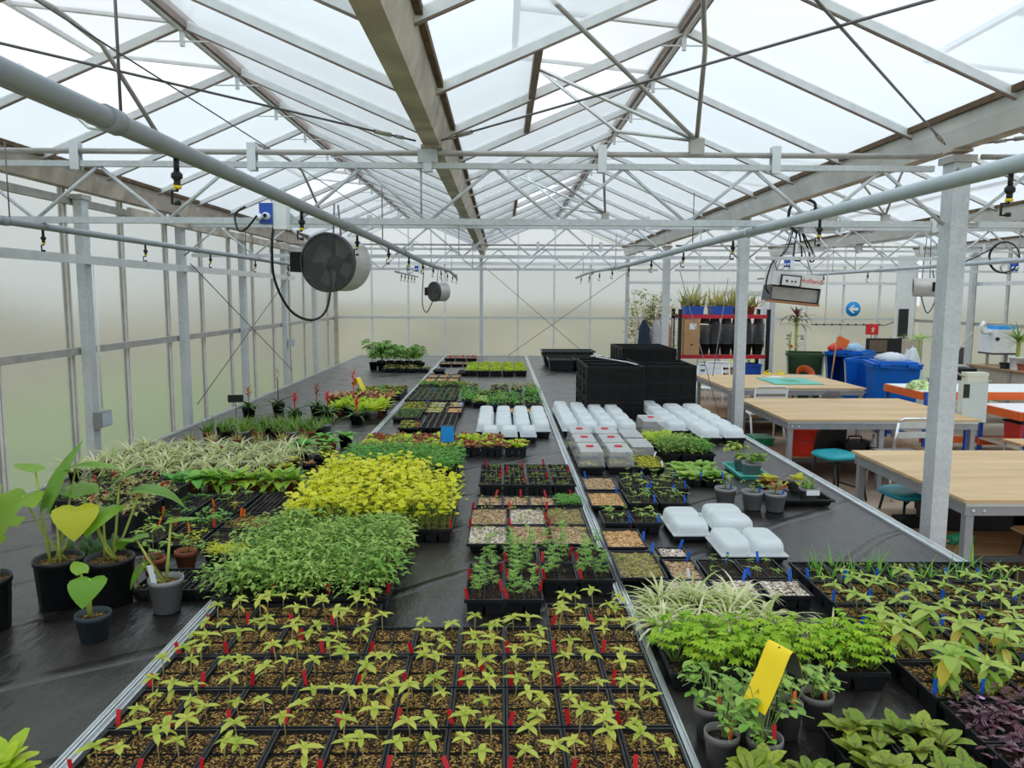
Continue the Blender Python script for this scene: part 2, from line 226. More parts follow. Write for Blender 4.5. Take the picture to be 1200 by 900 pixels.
# ------------------------------------------------------------------ mesh building
class MB:
    def __init__(s): s.v = []; s.f = []; s.mi = []; s.sm = []
    def face(s, ids, m=0, smooth=False): s.f.append(ids); s.mi.append(m); s.sm.append(smooth)
    def box(s, x0, x1, y0, y1, z0, z1, m=0, taper=1.0, rz=0, piv=None):
        cx, cy = (x0+x1)/2, (y0+y1)/2; b = len(s.v)
        for z, t in ((z0, taper), (z1, 1.0)):
            for x, y in ((x0, y0), (x1, y0), (x1, y1), (x0, y1)):
                px, py = cx+(x-cx)*t, cy+(y-cy)*t
                if rz:
                    ox, oy = piv or (cx, cy); dx, dy = px-ox, py-oy
                    px, py = ox+dx*math.cos(rz)-dy*math.sin(rz), oy+dx*math.sin(rz)+dy*math.cos(rz)
                s.v.append((px, py, z))
        for q in ((3, 2, 1, 0), (4, 5, 6, 7), (0, 1, 5, 4), (1, 2, 6, 5), (2, 3, 7, 6), (3, 0, 4, 7)): s.face([b+i for i in q], m)
        return s
    def cell(s, x0, x1, y0, y1, z0, z1, m=0, taper=.8):      # open-topped tapered pocket
        n = len(s.f); s.box(x0, x1, y0, y1, z0, z1, m, taper); del s.f[n+1]; del s.mi[n+1]; del s.sm[n+1]; return s
    def tube(s, pts, r, n=6, m=0, r2=None, cap=True, smooth=True):
        pts = [Vector(p) for p in pts]; b = len(s.v); k = len(pts)
        up = Vector((0, 0, 1)); prev = None
        for i, p in enumerate(pts):
            d = (pts[min(i+1, k-1)]-pts[max(i-1, 0)]).normalized()
            if prev is None:
                a = d.cross(up); a = a.normalized() if a.length > .02 else Vector((1, 0, 0))
            else:
                a = (prev-d*prev.dot(d)); a = a.normalized() if a.length > 1e-4 else Vector((1, 0, 0))
            prev = a; c = d.cross(a); rr = r if r2 is None else r+(r2-r)*i/(k-1)
            for j in range(n):
                t = 2*PI*j/n; q = p+a*(rr*math.cos(t))+c*(rr*math.sin(t)); s.v.append(tuple(q))
        for i in range(k-1):
            for j in range(n):
                j2 = (j+1) % n; s.face([b+i*n+j, b+i*n+j2, b+(i+1)*n+j2, b+(i+1)*n+j], m, smooth)
        if cap and n > 2:
            s.face([b+j for j in range(n)][::-1], m); s.face([b+(k-1)*n+j for j in range(n)], m)
        return s
    def bar(s, p, q, w, h, m=0):                             # rectangular bar from p to q
        p, q = Vector(p), Vector(q); d = (q-p).normalized(); a = d.cross(Vector((0, 0, 1)))
        a = a.normalized() if a.length > .02 else Vector((1, 0, 0)); c = a.cross(d); b = len(s.v)
        for o in (p, q):
            for i, j in ((-1, -1), (1, -1), (1, 1), (-1, 1)): s.v.append(tuple(o+a*(i*w/2)+c*(j*h/2)))
        for f in ((0, 1, 2, 3), (7, 6, 5, 4), (0, 4, 5, 1), (1, 5, 6, 2), (2, 6, 7, 3), (3, 7, 4, 0)): s.face([b+i for i in f], m)
        return s
    def lathe(s, prof, n=14, m=0, c=(0, 0), smooth=True, mat=None):
        b = len(s.v)
        for r, z in prof:
            for j in range(n):
                t = 2*PI*j/n; p = (c[0]+r*math.cos(t), c[1]+r*math.sin(t), z)
                s.v.append(tuple(mat @ Vector(p)) if mat else p)
        for i in range(len(prof)-1):
            for j in range(n):
                j2 = (j+1) % n; s.face([b+i*n+j, b+i*n+j2, b+(i+1)*n+j2, b+(i+1)*n+j], m, smooth)
        return s
    def disc(s, r, z, n=14, m=0, c=(0, 0), mat=None):
        b = len(s.v)
        for j in range(n):
            t = 2*PI*j/n; p = (c[0]+r*math.cos(t), c[1]+r*math.sin(t), z); s.v.append(tuple(mat @ Vector(p)) if mat else p)
        s.face([b+j for j in range(n)], m); return s
    def leaf(s, p, yaw, p0, p1, L, W, prof='lance', n=3, fold=.25, m=0, roll=0):
        p = Vector(p); dh = Vector((math.cos(yaw), math.sin(yaw), 0)); sd = Vector((-math.sin(yaw), math.cos(yaw), 0)); b = len(s.v)
        for i in range(n+1):
            t = i/n; a = p0+(p1-p0)*t; d = dh*math.cos(a)+Vector((0, 0, math.sin(a)))
            if i: p = p+d*(L/n)
            nr = Vector((0, 0, 1))*math.cos(a)-dh*math.sin(a); sr = sd*math.cos(roll)+nr*math.sin(roll)
            if prof == 'lance': w = ((t+.1)**.6)*((1.0-t)**.75)*1.75 if t < 1 else 0
            elif prof == 'oval': w = max(0, math.sin(PI*(t*.94+.04)))**.75 if t < 1 else 0
            elif prof == 'round': w = math.sqrt(max(0, 1-(2*min(t, .97)-1)**2))
            elif prof == 'heart': w = (.55, 1.0, .9, .6, .0)[min(4, round(t*4))]
            elif prof == 'strap': w = (1-t**3)*(.6+.4*min(1, t*4))
            else: w = 1-t
            if prof == 'round' and i == 0: w = .35
            if prof == 'round' and i == n: w = .3
            w *= W/2; up = nr*(fold*w)
            s.v.append(tuple(p)); s.v.append(tuple(p+sr*w+up)); s.v.append(tuple(p-sr*w+up))
        for i in range(n):
            k = b+3*i; s.face([k, k+3, k+4, k+1], m, True); s.face([k+2, k+5, k+3, k], m, True)
        return s
    def disk_leaf(s, c, yaw, tilt, r, m=0, n=7):
        c = Vector(c); ax = Vector((math.cos(yaw), math.sin(yaw), 0)); sd = Vector((-ax.y, ax.x, 0)); fw = ax*math.cos(tilt)-Vector((0, 0, math.sin(tilt))); nr = sd.cross(fw)*-1
        b = len(s.v); s.v.append(tuple(c-nr*r*.12))
        for j in range(n):
            t = 2*PI*j/n+.3; s.v.append(tuple(c+fw*(r*math.cos(t))+sd*(r*math.sin(t))))
        for j in range(n): s.face([b, b+1+j, b+1+(j+1) % n], m, True)
        return s
    def mesh(s, name, mats):
        me = bpy.data.meshes.new(name); me.from_pydata(s.v, [], s.f); 
        for m in mats: me.materials.append(M[m] if isinstance(m, str) else m)
        me.polygons.foreach_set('material_index', s.mi); me.polygons.foreach_set('use_smooth', s.sm); me.update()
        return me

def curve(pts, k=5):                                   # Catmull-Rom through the points, for slack cables
    p = [Vector(q) for q in pts]; out = []
    for i in range(len(p)-1):
        a, b, c, d = p[max(0, i-1)], p[i], p[i+1], p[min(len(p)-1, i+2)]
        for j in range(k):
            t = j/k; out.append(.5*((2*b)+(c-a)*t+(2*a-5*b+4*c-d)*t*t+(3*b-a-3*c+d)*t**3))
    return out+[p[-1]]
def link(name, data, parent=None, loc=(0, 0, 0), rz=0, sc=1, rot=None):
    o = bpy.data.objects.new(name, data); o.location = loc; o.rotation_euler = rot or (0, 0, rz)
    o.scale = (sc, sc, sc) if isinstance(sc, (int, float)) else sc
    if parent: o.parent = parent
    C.objects.link(o); return o
def tag(o, label=None, cat=None, group=None, kind=None):
    if label: o['label'] = label
    if cat: o['category'] = cat
    if group: o['group'] = group
    if kind: o['kind'] = kind
    return o
def thing(name, label, cat, loc=(0, 0, 0), group=None, rz=0):
    o = link(name, None, None, loc, rz); o.empty_display_size = .05; return tag(o, label, cat, group)
def struct(name, mb=None, mats=(), parent=None, loc=(0, 0, 0)):
    o = link(name, mb.mesh(name, mats) if mb else None, parent, loc)
    if not parent: o['kind'] = 'structure'
    return o
def part(name, mb, mats, parent, loc=(0, 0, 0), **k):
    return link(name, mb.mesh(name, mats), parent, loc, **k)
def solid(name, mb, mats, label, cat, loc=(0, 0, 0), group=None, rz=0):
    return tag(link(name, mb.mesh(name, mats), None, loc, rz), label, cat, group)
def text_part(name, body, size, mat, parent, loc, rot):
    cu = bpy.data.curves.new(name, 'FONT'); cu.body = body; cu.size = size; cu.align_x = 'CENTER'; cu.align_y = 'CENTER'; cu.extrude = .001; cu.resolution_u = 2
    t = bpy.data.objects.new(name+'_source', cu); C.objects.link(t)
    me = bpy.data.meshes.new_from_object(t.evaluated_get(bpy.context.evaluated_depsgraph_get())); bpy.data.objects.remove(t); bpy.data.curves.remove(cu)
    me.materials.clear(); me.materials.append(M[mat]); return link(name, me, parent, loc, rot=rot)
ORD = ['first', 'second', 'third', 'fourth', 'fifth', 'sixth', 'seventh', 'eighth', 'ninth', 'tenth', 'eleventh', 'twelfth', 'thirteenth', 'fourteenth', 'fifteenth', 'sixteenth']
u = R.uniform

# ------------------------------------------------------------------ plants: a few meshes of each kind, shared by the copies
def variants(fn, n, name, mats): return [fn(i).mesh(name, mats) for i in range(n)]
def p_sun(i, h=.075, lf=.05, big=False):
    b = MB(); hh = h*u(.7, 1.2); lx, ly = u(-.012, .012), u(-.012, .012)
    b.tube([(0, 0, 0), (lx*.5, ly*.5, hh*.6), (lx, ly, hh)], .0022, 4, 1)
    y = u(0, 6); k = R.choice((4, 4, 5, 6)) if not big else 6
    for j in range(k):
        top = j < 4; L = lf*u(.75, 1.15)*(1 if j % 2 else .85)
        b.leaf((lx, ly, hh-(0 if top else .02)), y+PI/2*j+u(-.25, .25), u(.1, .55) if top else u(-.3, .2), u(-.6, -.05) if top else -1.1, L, L*.54, n=3, m=0 if top or R.random() < .8 else 2)
    for j in range(2): b.leaf((lx, ly, hh+.003), y+.7+PI*j, 1.0, .6, lf*.45, lf*.2, n=2)
    if big:
        for j in range(5): b.leaf((lx*.6, ly*.6, hh*u(.4, .7)), u(0, 6), .1, -1.4, lf*u(.6, .9), lf*.4, n=3, m=2 if j < 1 and i % 2 else 0)
    return b
def p_mari(i):
    b = MB(); h = u(.10, .15); b.tube([(0, 0, 0), (u(-.01, .01), 0, h)], .002, 4, 1)
    for k in range(6):
        z = h*(.25+.75*k/5)
        for j in range(3):
            y = u(0, 6.3); L = .05*(1.1-.45*k/5)
            for q in (-.5, 0, .5): b.leaf((0, 0, z), y+q*.9, .6, -.1, L*(1 if q == 0 else .75), .008, n=2, fold=.1)
            b.leaf((math.cos(y)*L*.5, math.sin(y)*L*.5, z+L*.22), y+1.1, .3, -.2, L*.45, .007, n=2); b.leaf((math.cos(y)*L*.5, math.sin(y)*L*.5, z+L*.22), y-1.1, .3, -.2, L*.45, .007, n=2)
    return b
def p_bush(i, n=60, w=.07, h=.11, L=.022, W=.012, stems=7, low=.25):
    b = MB()
    for k in range(stems):
        y = u(0, 6.3); r = u(.2, 1)*w*.8; b.tube([(0, 0, 0), (r*.5*math.cos(y), r*.5*math.sin(y), h*.6), (r*math.cos(y), r*math.sin(y), h*u(.7, 1))], .0013, 3, 1, cap=False)
    for k in range(n):
        y = u(0, 6.3); r = w*math.sqrt(R.random()); z = h*u(low, 1.05)*(1-.25*(r/w)**2)
        b.leaf((r*math.cos(y), r*math.sin(y), z), y+u(-1.2, 1.2), u(-.1, .9), u(-.9, .1), L*u(.7, 1.3), W*u(.8, 1.2), n=2, prof='lance')
    return b
def p_lime(i):
    b = MB()
    for k in range(15):
        y = u(0, 6.3); r = u(0, .075); h = u(.07, .17); q = (r*math.cos(y), r*math.sin(y), h)
        b.tube([(q[0]*.5, q[1]*.5, 0), (q[0]*.7, q[1]*.7, h*.5), q], .0011, 3, 1, cap=False)
        b.disk_leaf(q, u(0, 6.3), u(-.6, .8), u(.011, .021), 0)
        if R.random() < .7: b.disk_leaf((q[0]+u(-.02, .02), q[1]+u(-.02, .02), h-u(.01, .03)), u(0, 6.3), u(-.6, .9), u(.009, .017), 0)
    return b
def p_rosette(i, n=9, L=.05, W=.026, p0=(.5, 1.2), p1=(-.1, .8), prof='round', seg=3, mix=0):
    b = MB()
    for k in range(n):
        q = k/n; b.leaf((0, 0, .002), k*2.4+u(-.2, .2), p0[0]+(p0[1]-p0[0])*q, p1[0]+(p1[1]-p1[0])*q, L*u(.8, 1.15)*(1-.3*q), W*u(.85, 1.15), prof, seg, .2, 1 if R.random() < mix else 0)
    return b
def p_spider(i, n=26, L=.17):
    b = MB()
    for k in range(n): b.leaf((u(-.008, .008), u(-.008, .008), 0), u(0, 6.3), u(.8, 1.45), u(-1.3, .1), L*u(.6, 1.15), .010, 'strap', 5, .35, 0 if R.random() < .75 else 1)
    return b
def p_lobed(i, n=30, h=.13, w=.095):
    b = MB()
    for k in range(n):
        y = u(0, 6.3); r = w*math.sqrt(R.random()); c = (r*math.cos(y), r*math.sin(y), h*u(.45, 1.05)); t = u(-.3, .4); yy = y+u(-.7, .7)
        b.tube([(c[0]*.2, c[1]*.2, 0), (c[0]*.8, c[1]*.8, c[2]*.7), c], .0014, 3, 1, cap=False)
        for q in (-1.5, -.75, 0, .75, 1.5): b.leaf(c, yy+q, t, t-.5, .031*(1.15-.22*abs(q)), .0155, 'lance', 2, .15)
    return b
def p_sprout(i, n=5, w=.02, h=.02, L=.012):
    b = MB()
    for k in range(n):
        x, y = u(-w, w), u(-w, w); z = h*u(.4, 1); b.tube([(x, y, 0), (x, y, z)], .0008, 3, 1, cap=False); a = u(0, 6.3)
        for q in (0, PI): b.leaf((x, y, z), a+q, .4, -.2, L*u(.7, 1.2), L*.5, n=2)
    return b
def p_grass(i, n=18, L=.10, W=.006, p=(.7, 1.5), w=.015, droop=.4):
    b = MB()
    for k in range(n):
        a = u(*p); b.leaf((u(-w, w), u(-w, w), 0), u(0, 6.3), a, a-u(0, droop), L*u(.6, 1.15), W, 'tip', 3, .3)
    return b
def p_sorrel(i):
    b = MB()
    for k in range(11):
        y = k*2.4+u(-.3, .3); L = u(.07, .115); a0, a1 = u(.5, 1.3), u(-.5, .6); W = L*.50; base = (u(-.01, .01), u(-.01, .01), u(.0, .03))
        b.leaf(base, y, a0, a1, L, W, 'oval', 5, .22, 0)
        b.leaf((base[0], base[1], base[2]+.0012), y, a0, a1, L*.93, W*.13, 'tip', 5, .0, 1)
        for q in (.35, .55, .75):
            a = a0+(a1-a0)*q*.5; c = (base[0]+math.cos(y)*math.cos(a)*L*q, base[1]+math.sin(y)*math.cos(a)*L*q, base[2]+math.sin(a)*L*q+.002)
            for sgn in (-1, 1): b.leaf(c, y+sgn*.9, a*.6+.1, a1*.5, W*.42, .0034, 'strap', 1, 0, 1)
    return b
def p_trad(i):
    b = MB()
    for k in range(34):
        y = u(0, 6.3); r = .075*math.sqrt(R.random()); c = (r*math.cos(y), r*math.sin(y), u(.005, .05)); yy = u(0, 6.3); a = u(-.1, .7); L = u(.026, .042)
        b.leaf(c, yy, a, a-.5, L, L*.5, 'lance', 3, .2, 0)
        if k % 2: 
            for sgn in (-1, 1): b.leaf((c[0]-math.sin(yy)*sgn*L*.10, c[1]+math.cos(yy)*sgn*L*.10, c[2]+.0022), yy, a, a-.5, L*.85, L*.10, 'lance', 2, .1, 1)
    return b
def p_brom(i, fl=1):
    b = MB()
    for k in range(16): b.leaf((0, 0, 0), k*2.4, u(.3, 1.2), u(-.7, .5), u(.16, .24), .032, 'strap', 4, .35, 0)
    return b
def p_tomato(i):
    b = MB(); h = u(.26, .36); b.tube([(0, 0, 0), (u(-.02, .02), u(-.02, .02), h*.5), (u(-.02, .02), u(-.02, .02), h)], .004, 5, 1)
    for k in range(8):
        z = h*(.35+.65*k/7); y = u(0, 6.3); L = u(.07, .12)
        for j in range(1, 4):
            c = (math.cos(y)*L*j/3, math.sin(y)*L*j/3, z+.03*math.sin(j))
            for q in (-1.1, 1.1, 0): b.leaf(c, y+q, .1, -.8, .085, .045, 'lance', 2, .2)
    return b
def p_vine(i, n=26, w=.08, h=.14, L=.028, hang=.3):
    b = MB()
    for k in range(7):
        y = u(0, 6.3); r = w*u(.5, 1.4); z = h*u(.3, 1); p = [(0, 0, 0), (r*.4*math.cos(y), r*.4*math.sin(y), z), (r*math.cos(y+.4), r*math.sin(y+.4), z*u(.3, 1.1))]
        b.tube(p, .0014, 3, 1, cap=False)
        for j in range(n//7):
            t = u(.2, 1); q = Vector(p[1]).lerp(Vector(p[2]), t); b.leaf(q, u(0, 6.3), u(-.2, .7), u(-.8, .1), L*u(.7, 1.2), L*.62*u(.8, 1.1), 'round', 3, .15)
    return b
P = dict(
    sun=variants(p_sun, 7, 'sunflower_seedling', ('sun', 'sunstem', 'yleaf')), big=variants(lambda i: p_sun(i, .11, .085, True), 4, 'big_seedling', ('sunb', 'gstem', 'yleaf')), mid=variants(lambda i: p_sun(i, .075, .055), 5, 'seedling', ('sunb', 'gstem', 'yleaf')),
    mari=variants(p_mari, 4, 'marigold_seedling', ('mari', 'gstem')), lush=variants(lambda i: p_bush(i, 85, .09, .14, .027, .017, 9), 4, 'leafy_seedling', ('lush', 'gstem')), lime=variants(p_lime, 5, 'round_leaved_seedling', ('lime', 'gstem')),
    basil=variants(lambda i: p_bush(i, 60, .06, .10, .028, .016, 6), 4, 'herb_plant', ('basil', 'gstem')), far=variants(lambda i: p_bush(i, 22, .05, .07, .04, .022, 3), 3, 'young_plant', ('basil', 'gstem')), fargr=variants(lambda i: p_bush(i, 22, .05, .06, .04, .022, 3), 3, 'young_plant', ('pothos', 'gstem')), olive=variants(lambda i: p_bush(i, 22, .05, .06, .04, .022, 3), 2, 'young_plant', ('olive', 'twig')),
    lett=variants(lambda i: p_rosette(i, 9, .06, .04), 3, 'lettuce', ('lett', 'lettr')), lettm=variants(lambda i: p_rosette(i, 9, .055, .04, mix=.4), 3, 'lettuce', ('lett', 'lettr')), lettr=variants(lambda i: p_rosette(i, 9, .055, .04, mix=.85), 2, 'red_lettuce', ('lett', 'lettr')), letty=variants(lambda i: p_rosette(i, 10, .09, .035, mix=.3, prof='lance'), 3, 'pink_and_yellow_plant', ('letty', 'lettr')), lettb=variants(lambda i: p_rosette(i, 12, .12, .05, (.5, 1.3), (.0, .9)), 3, 'bright_salad_plant', ('lett', 'lettr')), romaine=variants(lambda i: p_rosette(i, 13, .105, .042, (.5, 1.4), (-.2, .9), 'round', 4), 3, 'salad_plant', ('lett', 'letty')),
    spider=variants(p_spider, 4, 'spider_plant', ('spider', 'spiderg')), lobed=variants(p_lobed, 4, 'lobed_leaf_plant', ('geran', 'gstem')), sprout=variants(p_sprout, 4, 'sprout', ('sun', 'gstem')), sproutd=variants(lambda i: p_sprout(i, 7, .025, .03, .02), 4, 'sprout', ('basil', 'gstem')), sproutb=variants(lambda i: p_sprout(i, 5, .025, .075, .032), 4, 'young_plant', ('sunb', 'gstem')), sproutl=variants(lambda i: p_sprout(i, 16, .04, .02, .016), 3, 'sprout', ('lime', 'gstem')),
    leek=variants(lambda i: p_grass(i, 4, .13, .009, (.9, 1.5), .003, .9), 4, 'onion_shoot', ('basil',)), haw=variants(lambda i: p_grass(i, 30, .10, .014, (.5, 1.5), .03, .2), 3, 'spiky_clump', ('haw',)), chive=variants(lambda i: p_grass(i, 30, .09, .012, (.5, 1.5), .03, .2), 2, 'olive_clump', ('olive',)),
    strap=variants(lambda i: p_rosette(i, 14, .16, .045, (.2, 1.2), (-.8, .5), 'lance', 4), 3, 'strap_leaved_plant', ('fern', 'lett')), hosta=variants(lambda i: p_rosette(i, 10, .16, .075, (.6, 1.2), (-.7, .2), 'lance', 4), 3, 'broad_leaved_plant', ('basil', 'lett')), cabb=variants(lambda i: p_rosette(i, 10, .09, .06, (.3, 1.1), (-.3, .6), 'round', 3), 3, 'broad_leaved_seedling', ('lush', 'basil')),
    sorrel=variants(p_sorrel, 5, 'red_veined_plant', ('sorrel', 'vein')), trad=variants(p_trad, 4, 'purple_plant', ('purple', 'silver')), brom=variants(p_brom, 2, 'bromeliad', ('brom',)), tom=variants(p_tomato, 4, 'tomato_plant', ('tom', 'gstem')), vine=variants(p_vine, 4, 'trailing_plant', ('lush', 'gstem')), pothos=variants(lambda i: p_vine(i, 42, .10, .15, .06), 3, 'mixed_leaf_plant', ('pothos', 'gstem')), coleus=variants(lambda i: p_rosette(i, 14, .09, .045, (.2, 1.2), (-.5, .5), 'round', 3), 2, 'yellow_leaf_plant', ('coleus', 'bronze')), bronze=variants(lambda i: p_rosette(i, 9, .08, .04, (.4, 1.3), (-.3, .7), 'lance', 3), 2, 'bronze_leaf_plant', ('bronze', 'lettr')),
)

# ------------------------------------------------------------------ trays
CACHE = {}
def tray_mesh(w, d, h, nx, ny, drop=.012, mat='cellb', pockets=True):
    k = ('tray', round(w, 3), round(d, 3), h, nx, ny, mat)
    if k in CACHE: return CACHE[k]
    b = MB(); r = .007; t = .004
    if pockets:
        cw, cd = (w-2*r)/nx, (d-2*r)/ny
        for i in range(nx):
            for j in range(ny): b.cell(-w/2+r+i*cw+.001, -w/2+r+(i+1)*cw-.001, -d/2+r+j*cd+.001, -d/2+r+(j+1)*cd-.001, 0, h-.006, taper=.82)
    else: b.cell(-w/2+r, w/2-r, -d/2+r, d/2-r, 0, h-.004, taper=.93)
    for x0, x1, y0, y1 in ((-w/2, w/2, -d/2, -d/2+r), (-w/2, w/2, d/2-r, d/2), (-w/2, -w/2+r, -d/2+r, d/2-r), (w/2-r, w/2, -d/2+r, d/2-r)): b.box(x0, x1, y0, y1, h-.014, h)
    if pockets:
        for i in range(1, nx): x = -w/2+r+i*(w-2*r)/nx; b.box(x-t/2, x+t/2, -d/2+r, d/2-r, h-.03, h-.004)
        for j in range(1, ny): y = -d/2+r+j*(d-2*r)/ny; b.box(-w/2+r, w/2-r, y-t/2, y+t/2, h-.03, h-drop+.004)
    CACHE[k] = b.mesh('tray', (mat,)); return CACHE[k]
def soil_mesh(w, d, mat, var=0):
    k = ('soil', round(w, 3), round(d, 3), mat, var)
    if k in CACHE: return CACHE[k]
    b = MB(); n = 8
    for j in range(n+1):
        for i in range(n+1): b.v.append((-w/2+w*i/n, -d/2+d*j/n, u(-.003, .004)))
    for j in range(n):
        for i in range(n): b.face([j*(n+1)+i, j*(n+1)+i+1, (j+1)*(n+1)+i+1, (j+1)*(n+1)+i], 0, True)
    CACHE[k] = b.mesh('compost', (mat,)); return CACHE[k]
def stick_mesh(mat, w=.0125, L=.052):
    k = ('stick', mat, w, L)
    if k in CACHE: return CACHE[k]
    b = MB(); b.box(-w/2, w/2, -.0009, .0009, .012, L, taper=1); b.box(-w*.45, w*.45, -.0009, .0009, -.02, .012, taper=.1)
    CACHE[k] = b.mesh('plant_label', (mat,)); return CACHE[k]
TOP = .756
def tray(name, label, cat, x0, x1, y0, y1, h=.055, nx=1, ny=1, soil='soil', plants=None, grid=None, prob=1, sc=(.85, 1.15), tags=(), group=None, z=TOP, drop=.012, jit=.25, gap=.003, pockets=True, lift=.0, sl=.012):
    w, d = x1-x0-gap, y1-y0-gap; t = thing(name, label, cat, ((x0+x1)/2, (y0+y1)/2, z), group)
    link('tray_shell', tray_mesh(w, d, h, nx, ny, drop, pockets=pockets), t)
    zs = h-sl
    if soil: link('compost', soil_mesh(w-.016, d-.016, soil, R.randrange(3)), t, (0, 0, zs))
    if plants:
        gx, gy = grid or (nx, ny)
        for j in range(gy):
            for i in range(gx):
                if R.random() > prob: continue
                cx, cy = (w-.016)/gx, (d-.016)/gy
                link('seedling', R.choice(P[plants]) if isinstance(plants, str) else R.choice(P[R.choice(plants)]), t, (-w/2+.008+(i+.5+u(-jit, jit))*cx, -d/2+.008+(j+.5+u(-jit, jit))*cy, zs+lift), u(0, 6.28), u(*sc))
    for mat, fx, fy in tags:
        link('plant_label', stick_mesh(mat), t, ((fx-.5)*w, (fy-.5)*d, zs), rot=(u(-.3, .15), u(-.3, .3), u(-.5, .5)))
    return t
def pot_mesh(r, h, mat, tap=.75, rim=.004):
    k = ('pot', r, h, mat, tap)
    if k in CACHE: return CACHE[k]
    b = MB(); b.lathe([(r*tap*.9, 0), (r*tap, .0), (r*.96, h-.02), (r, h-.02), (r, h), (r-rim, h), (r-rim*1.5, h-.03)], 16); b.disc(r*tap, .001, 16)
    CACHE[k] = b.mesh('pot', (mat,)); return CACHE[k]
def disc_soil(r, mat):
    k = ('dsoil', r, mat)
    if k in CACHE: return CACHE[k]
    b = MB(); b.lathe([(r, 0), (r*.6, .004), (.0005, .006)], 14); CACHE[k] = b.mesh('compost', (mat,)); return CACHE[k]
def potted(name, label, cat, x, y, r, h, mat, plant, group=None, z=TOP, sc=1, tap=.75, soil='soild', pname='foliage', n=1):
    t = thing(name, label, cat, (x, y, z), group); link('pot', pot_mesh(r, h, mat, tap), t); link('compost', disc_soil(round(r*.95, 4), soil), t, (0, 0, h-.022))
    if plant:
        for k in range(n): link(pname, R.choice(P[plant]), t, (0 if n == 1 else u(-.4, .4)*r, 0 if n == 1 else u(-.4, .4)*r, h-.02), u(0, 6.28), sc*u(.9, 1.1))
    return t

# ------------------------------------------------------------------ the setting
GX = [-3.53, -.405, 2.66, 5.76, 8.86]; ZG, ZR = 3.02, 3.68; YE = 16.61; YB = -1
RX = [(GX[i]+GX[i+1])/2 for i in range(4)]
RUN = 1.548; SL = math.hypot(RUN, ZR-ZG); PA = math.atan2(ZR-ZG, RUN); VF = .38
struct('ground', MB().box(-45, 50, -12, 60, -.2, -.03), ('grass',))
struct('floor', MB().box(-3.7, 9.1, -2, YE+.1, -.02, 0), ('concrete',))

def build_roof():
    ceil = link('ceiling', None); ceil['kind'] = 'structure'
    def pane(L0, L1, w=.97):
        b = MB(); b.v = [(L0, -w/2, 0), (L1, -w/2, 0), (L1, w/2, 0), (L0, w/2, 0)]; b.face([3, 2, 1, 0]); return b.mesh('roof_pane', ('glaze',))
    full, low = pane(.10, SL-.03), pane(.10, SL*VF)
    bb = MB(); bb.box(.06, SL-.01, -.013, .013, -.042, .008, 0); bb.box(.06, SL-.01, -.009, .009, -.049, -.042, 1)
    barm = bb.mesh('glazing_bar', ('bar', 'bark'))
    vents = {(s, y) for s in (0, 1, 2) for y in (4, 5, 10, 11)}
    for s in range(4):
        for side in (0, 1):
            gx = GX[s] if side == 0 else GX[s+1]; rot = (0, -PA, 0 if side == 0 else PI)
            for y in range(YB, 17):
                if y < YE-.6: link('roof_pane', low if side == 0 and (s, y) in vents else full, ceil, (gx, y+.5, ZG), rot=rot)
                link('glazing_bar', barm, ceil, (gx, min(y, YE-.02), ZG), rot=rot)
        b = MB(); b.box(RX[s]-.035, RX[s]+.035, YB, YE, ZR-.05, ZR+.03, 0); b.box(RX[s]-.012, RX[s]+.012, YB, YE, ZR-.065, ZR-.05, 1); part('ridge_beam', b, ('bark', 'bar'), ceil)
        for y in range(4, 16): part('ridge_clip', MB().box(RX[s]-.17, RX[s]+.17, y-.004, y+.004, ZR-.125, ZR-.117).box(RX[s]-.012, RX[s]+.012, y-.012, y+.012, ZR-.15, ZR-.06), ('bar',), ceil) if s < 2 else None
    k = 0
    for s in (0, 1, 2):
        for y0 in (4, 10):
            k += 1; L = SL*(1-VF)
            v = thing('roof_vent', f'propped-open roof window in the {("wall-side","middle","table-side")[s]} glasshouse roof, {"nearer" if y0 == 4 else "farther"} of the two there', 'roof window', (RX[s], y0+1, ZR), 'hinged roof windows', 0)
            v.rotation_euler = (0, .10-.0, 0)
            # local -x runs down the slope from the ridge hinge; the lower edge is pushed up
            for ya, yb in ((-.98, -.02), (.02, .98)):
                b = MB(); b.v = [(-L, ya, 0), (-.03, ya, 0), (-.03, yb, 0), (-L, yb, 0)]; b.face([0, 1, 2, 3]); part('pane', b, ('glaze',) if 0 else ('lidtop',), v)
            b = MB()
            for yy in (-1, 0, 1): b.box(-L, -.02, yy-.016, yy+.016, -.02, .012)
            b.box(-L-.02, -L+.02, -1, 1, -.025, .012); b.box(-.05, -.02, -1, 1, -.02, .012); part('vent_frame', b, ('bar',), v)
            pu = (GX[s]+RUN*VF, ZG+(ZR-ZG)*VF)
            part('sill_bar', MB().box(pu[0]-.02, pu[0]+.02, y0, y0+2, pu[1]-.045, pu[1]+.01), ('bark',), ceil)
    for i, gx in enumerate(GX):                        # valley gutters
        b = MB(); n = len(b.v)
        pr = [(-.085, 3.05), (-.075, 2.97), (-.047, 2.87), (.047, 2.87), (.075, 2.97), (.085, 3.05)]
        for y in (YB, YE): b.v += [(gx+x, y, z) for x, z in pr]
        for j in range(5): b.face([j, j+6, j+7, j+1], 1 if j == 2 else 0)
        for y in (.61, 4.61, 8.61, 12.61): b.box(gx-.06, gx+.06, y-.05, y+.05, 2.853, 2.87, 1)
        for sx in (-.10, .10): b.box(gx+sx-.013, gx+sx+.013, YB, YE, 3.035, 3.07, 2)
        struct(f'trim_{i+1}', b, (('gutter', 'gutter', 'grime') if i < 2 else ('gutterlit', 'gutter', 'grime')))  # right-hand gutters: light on their sides put into a paler colour
build_roof()

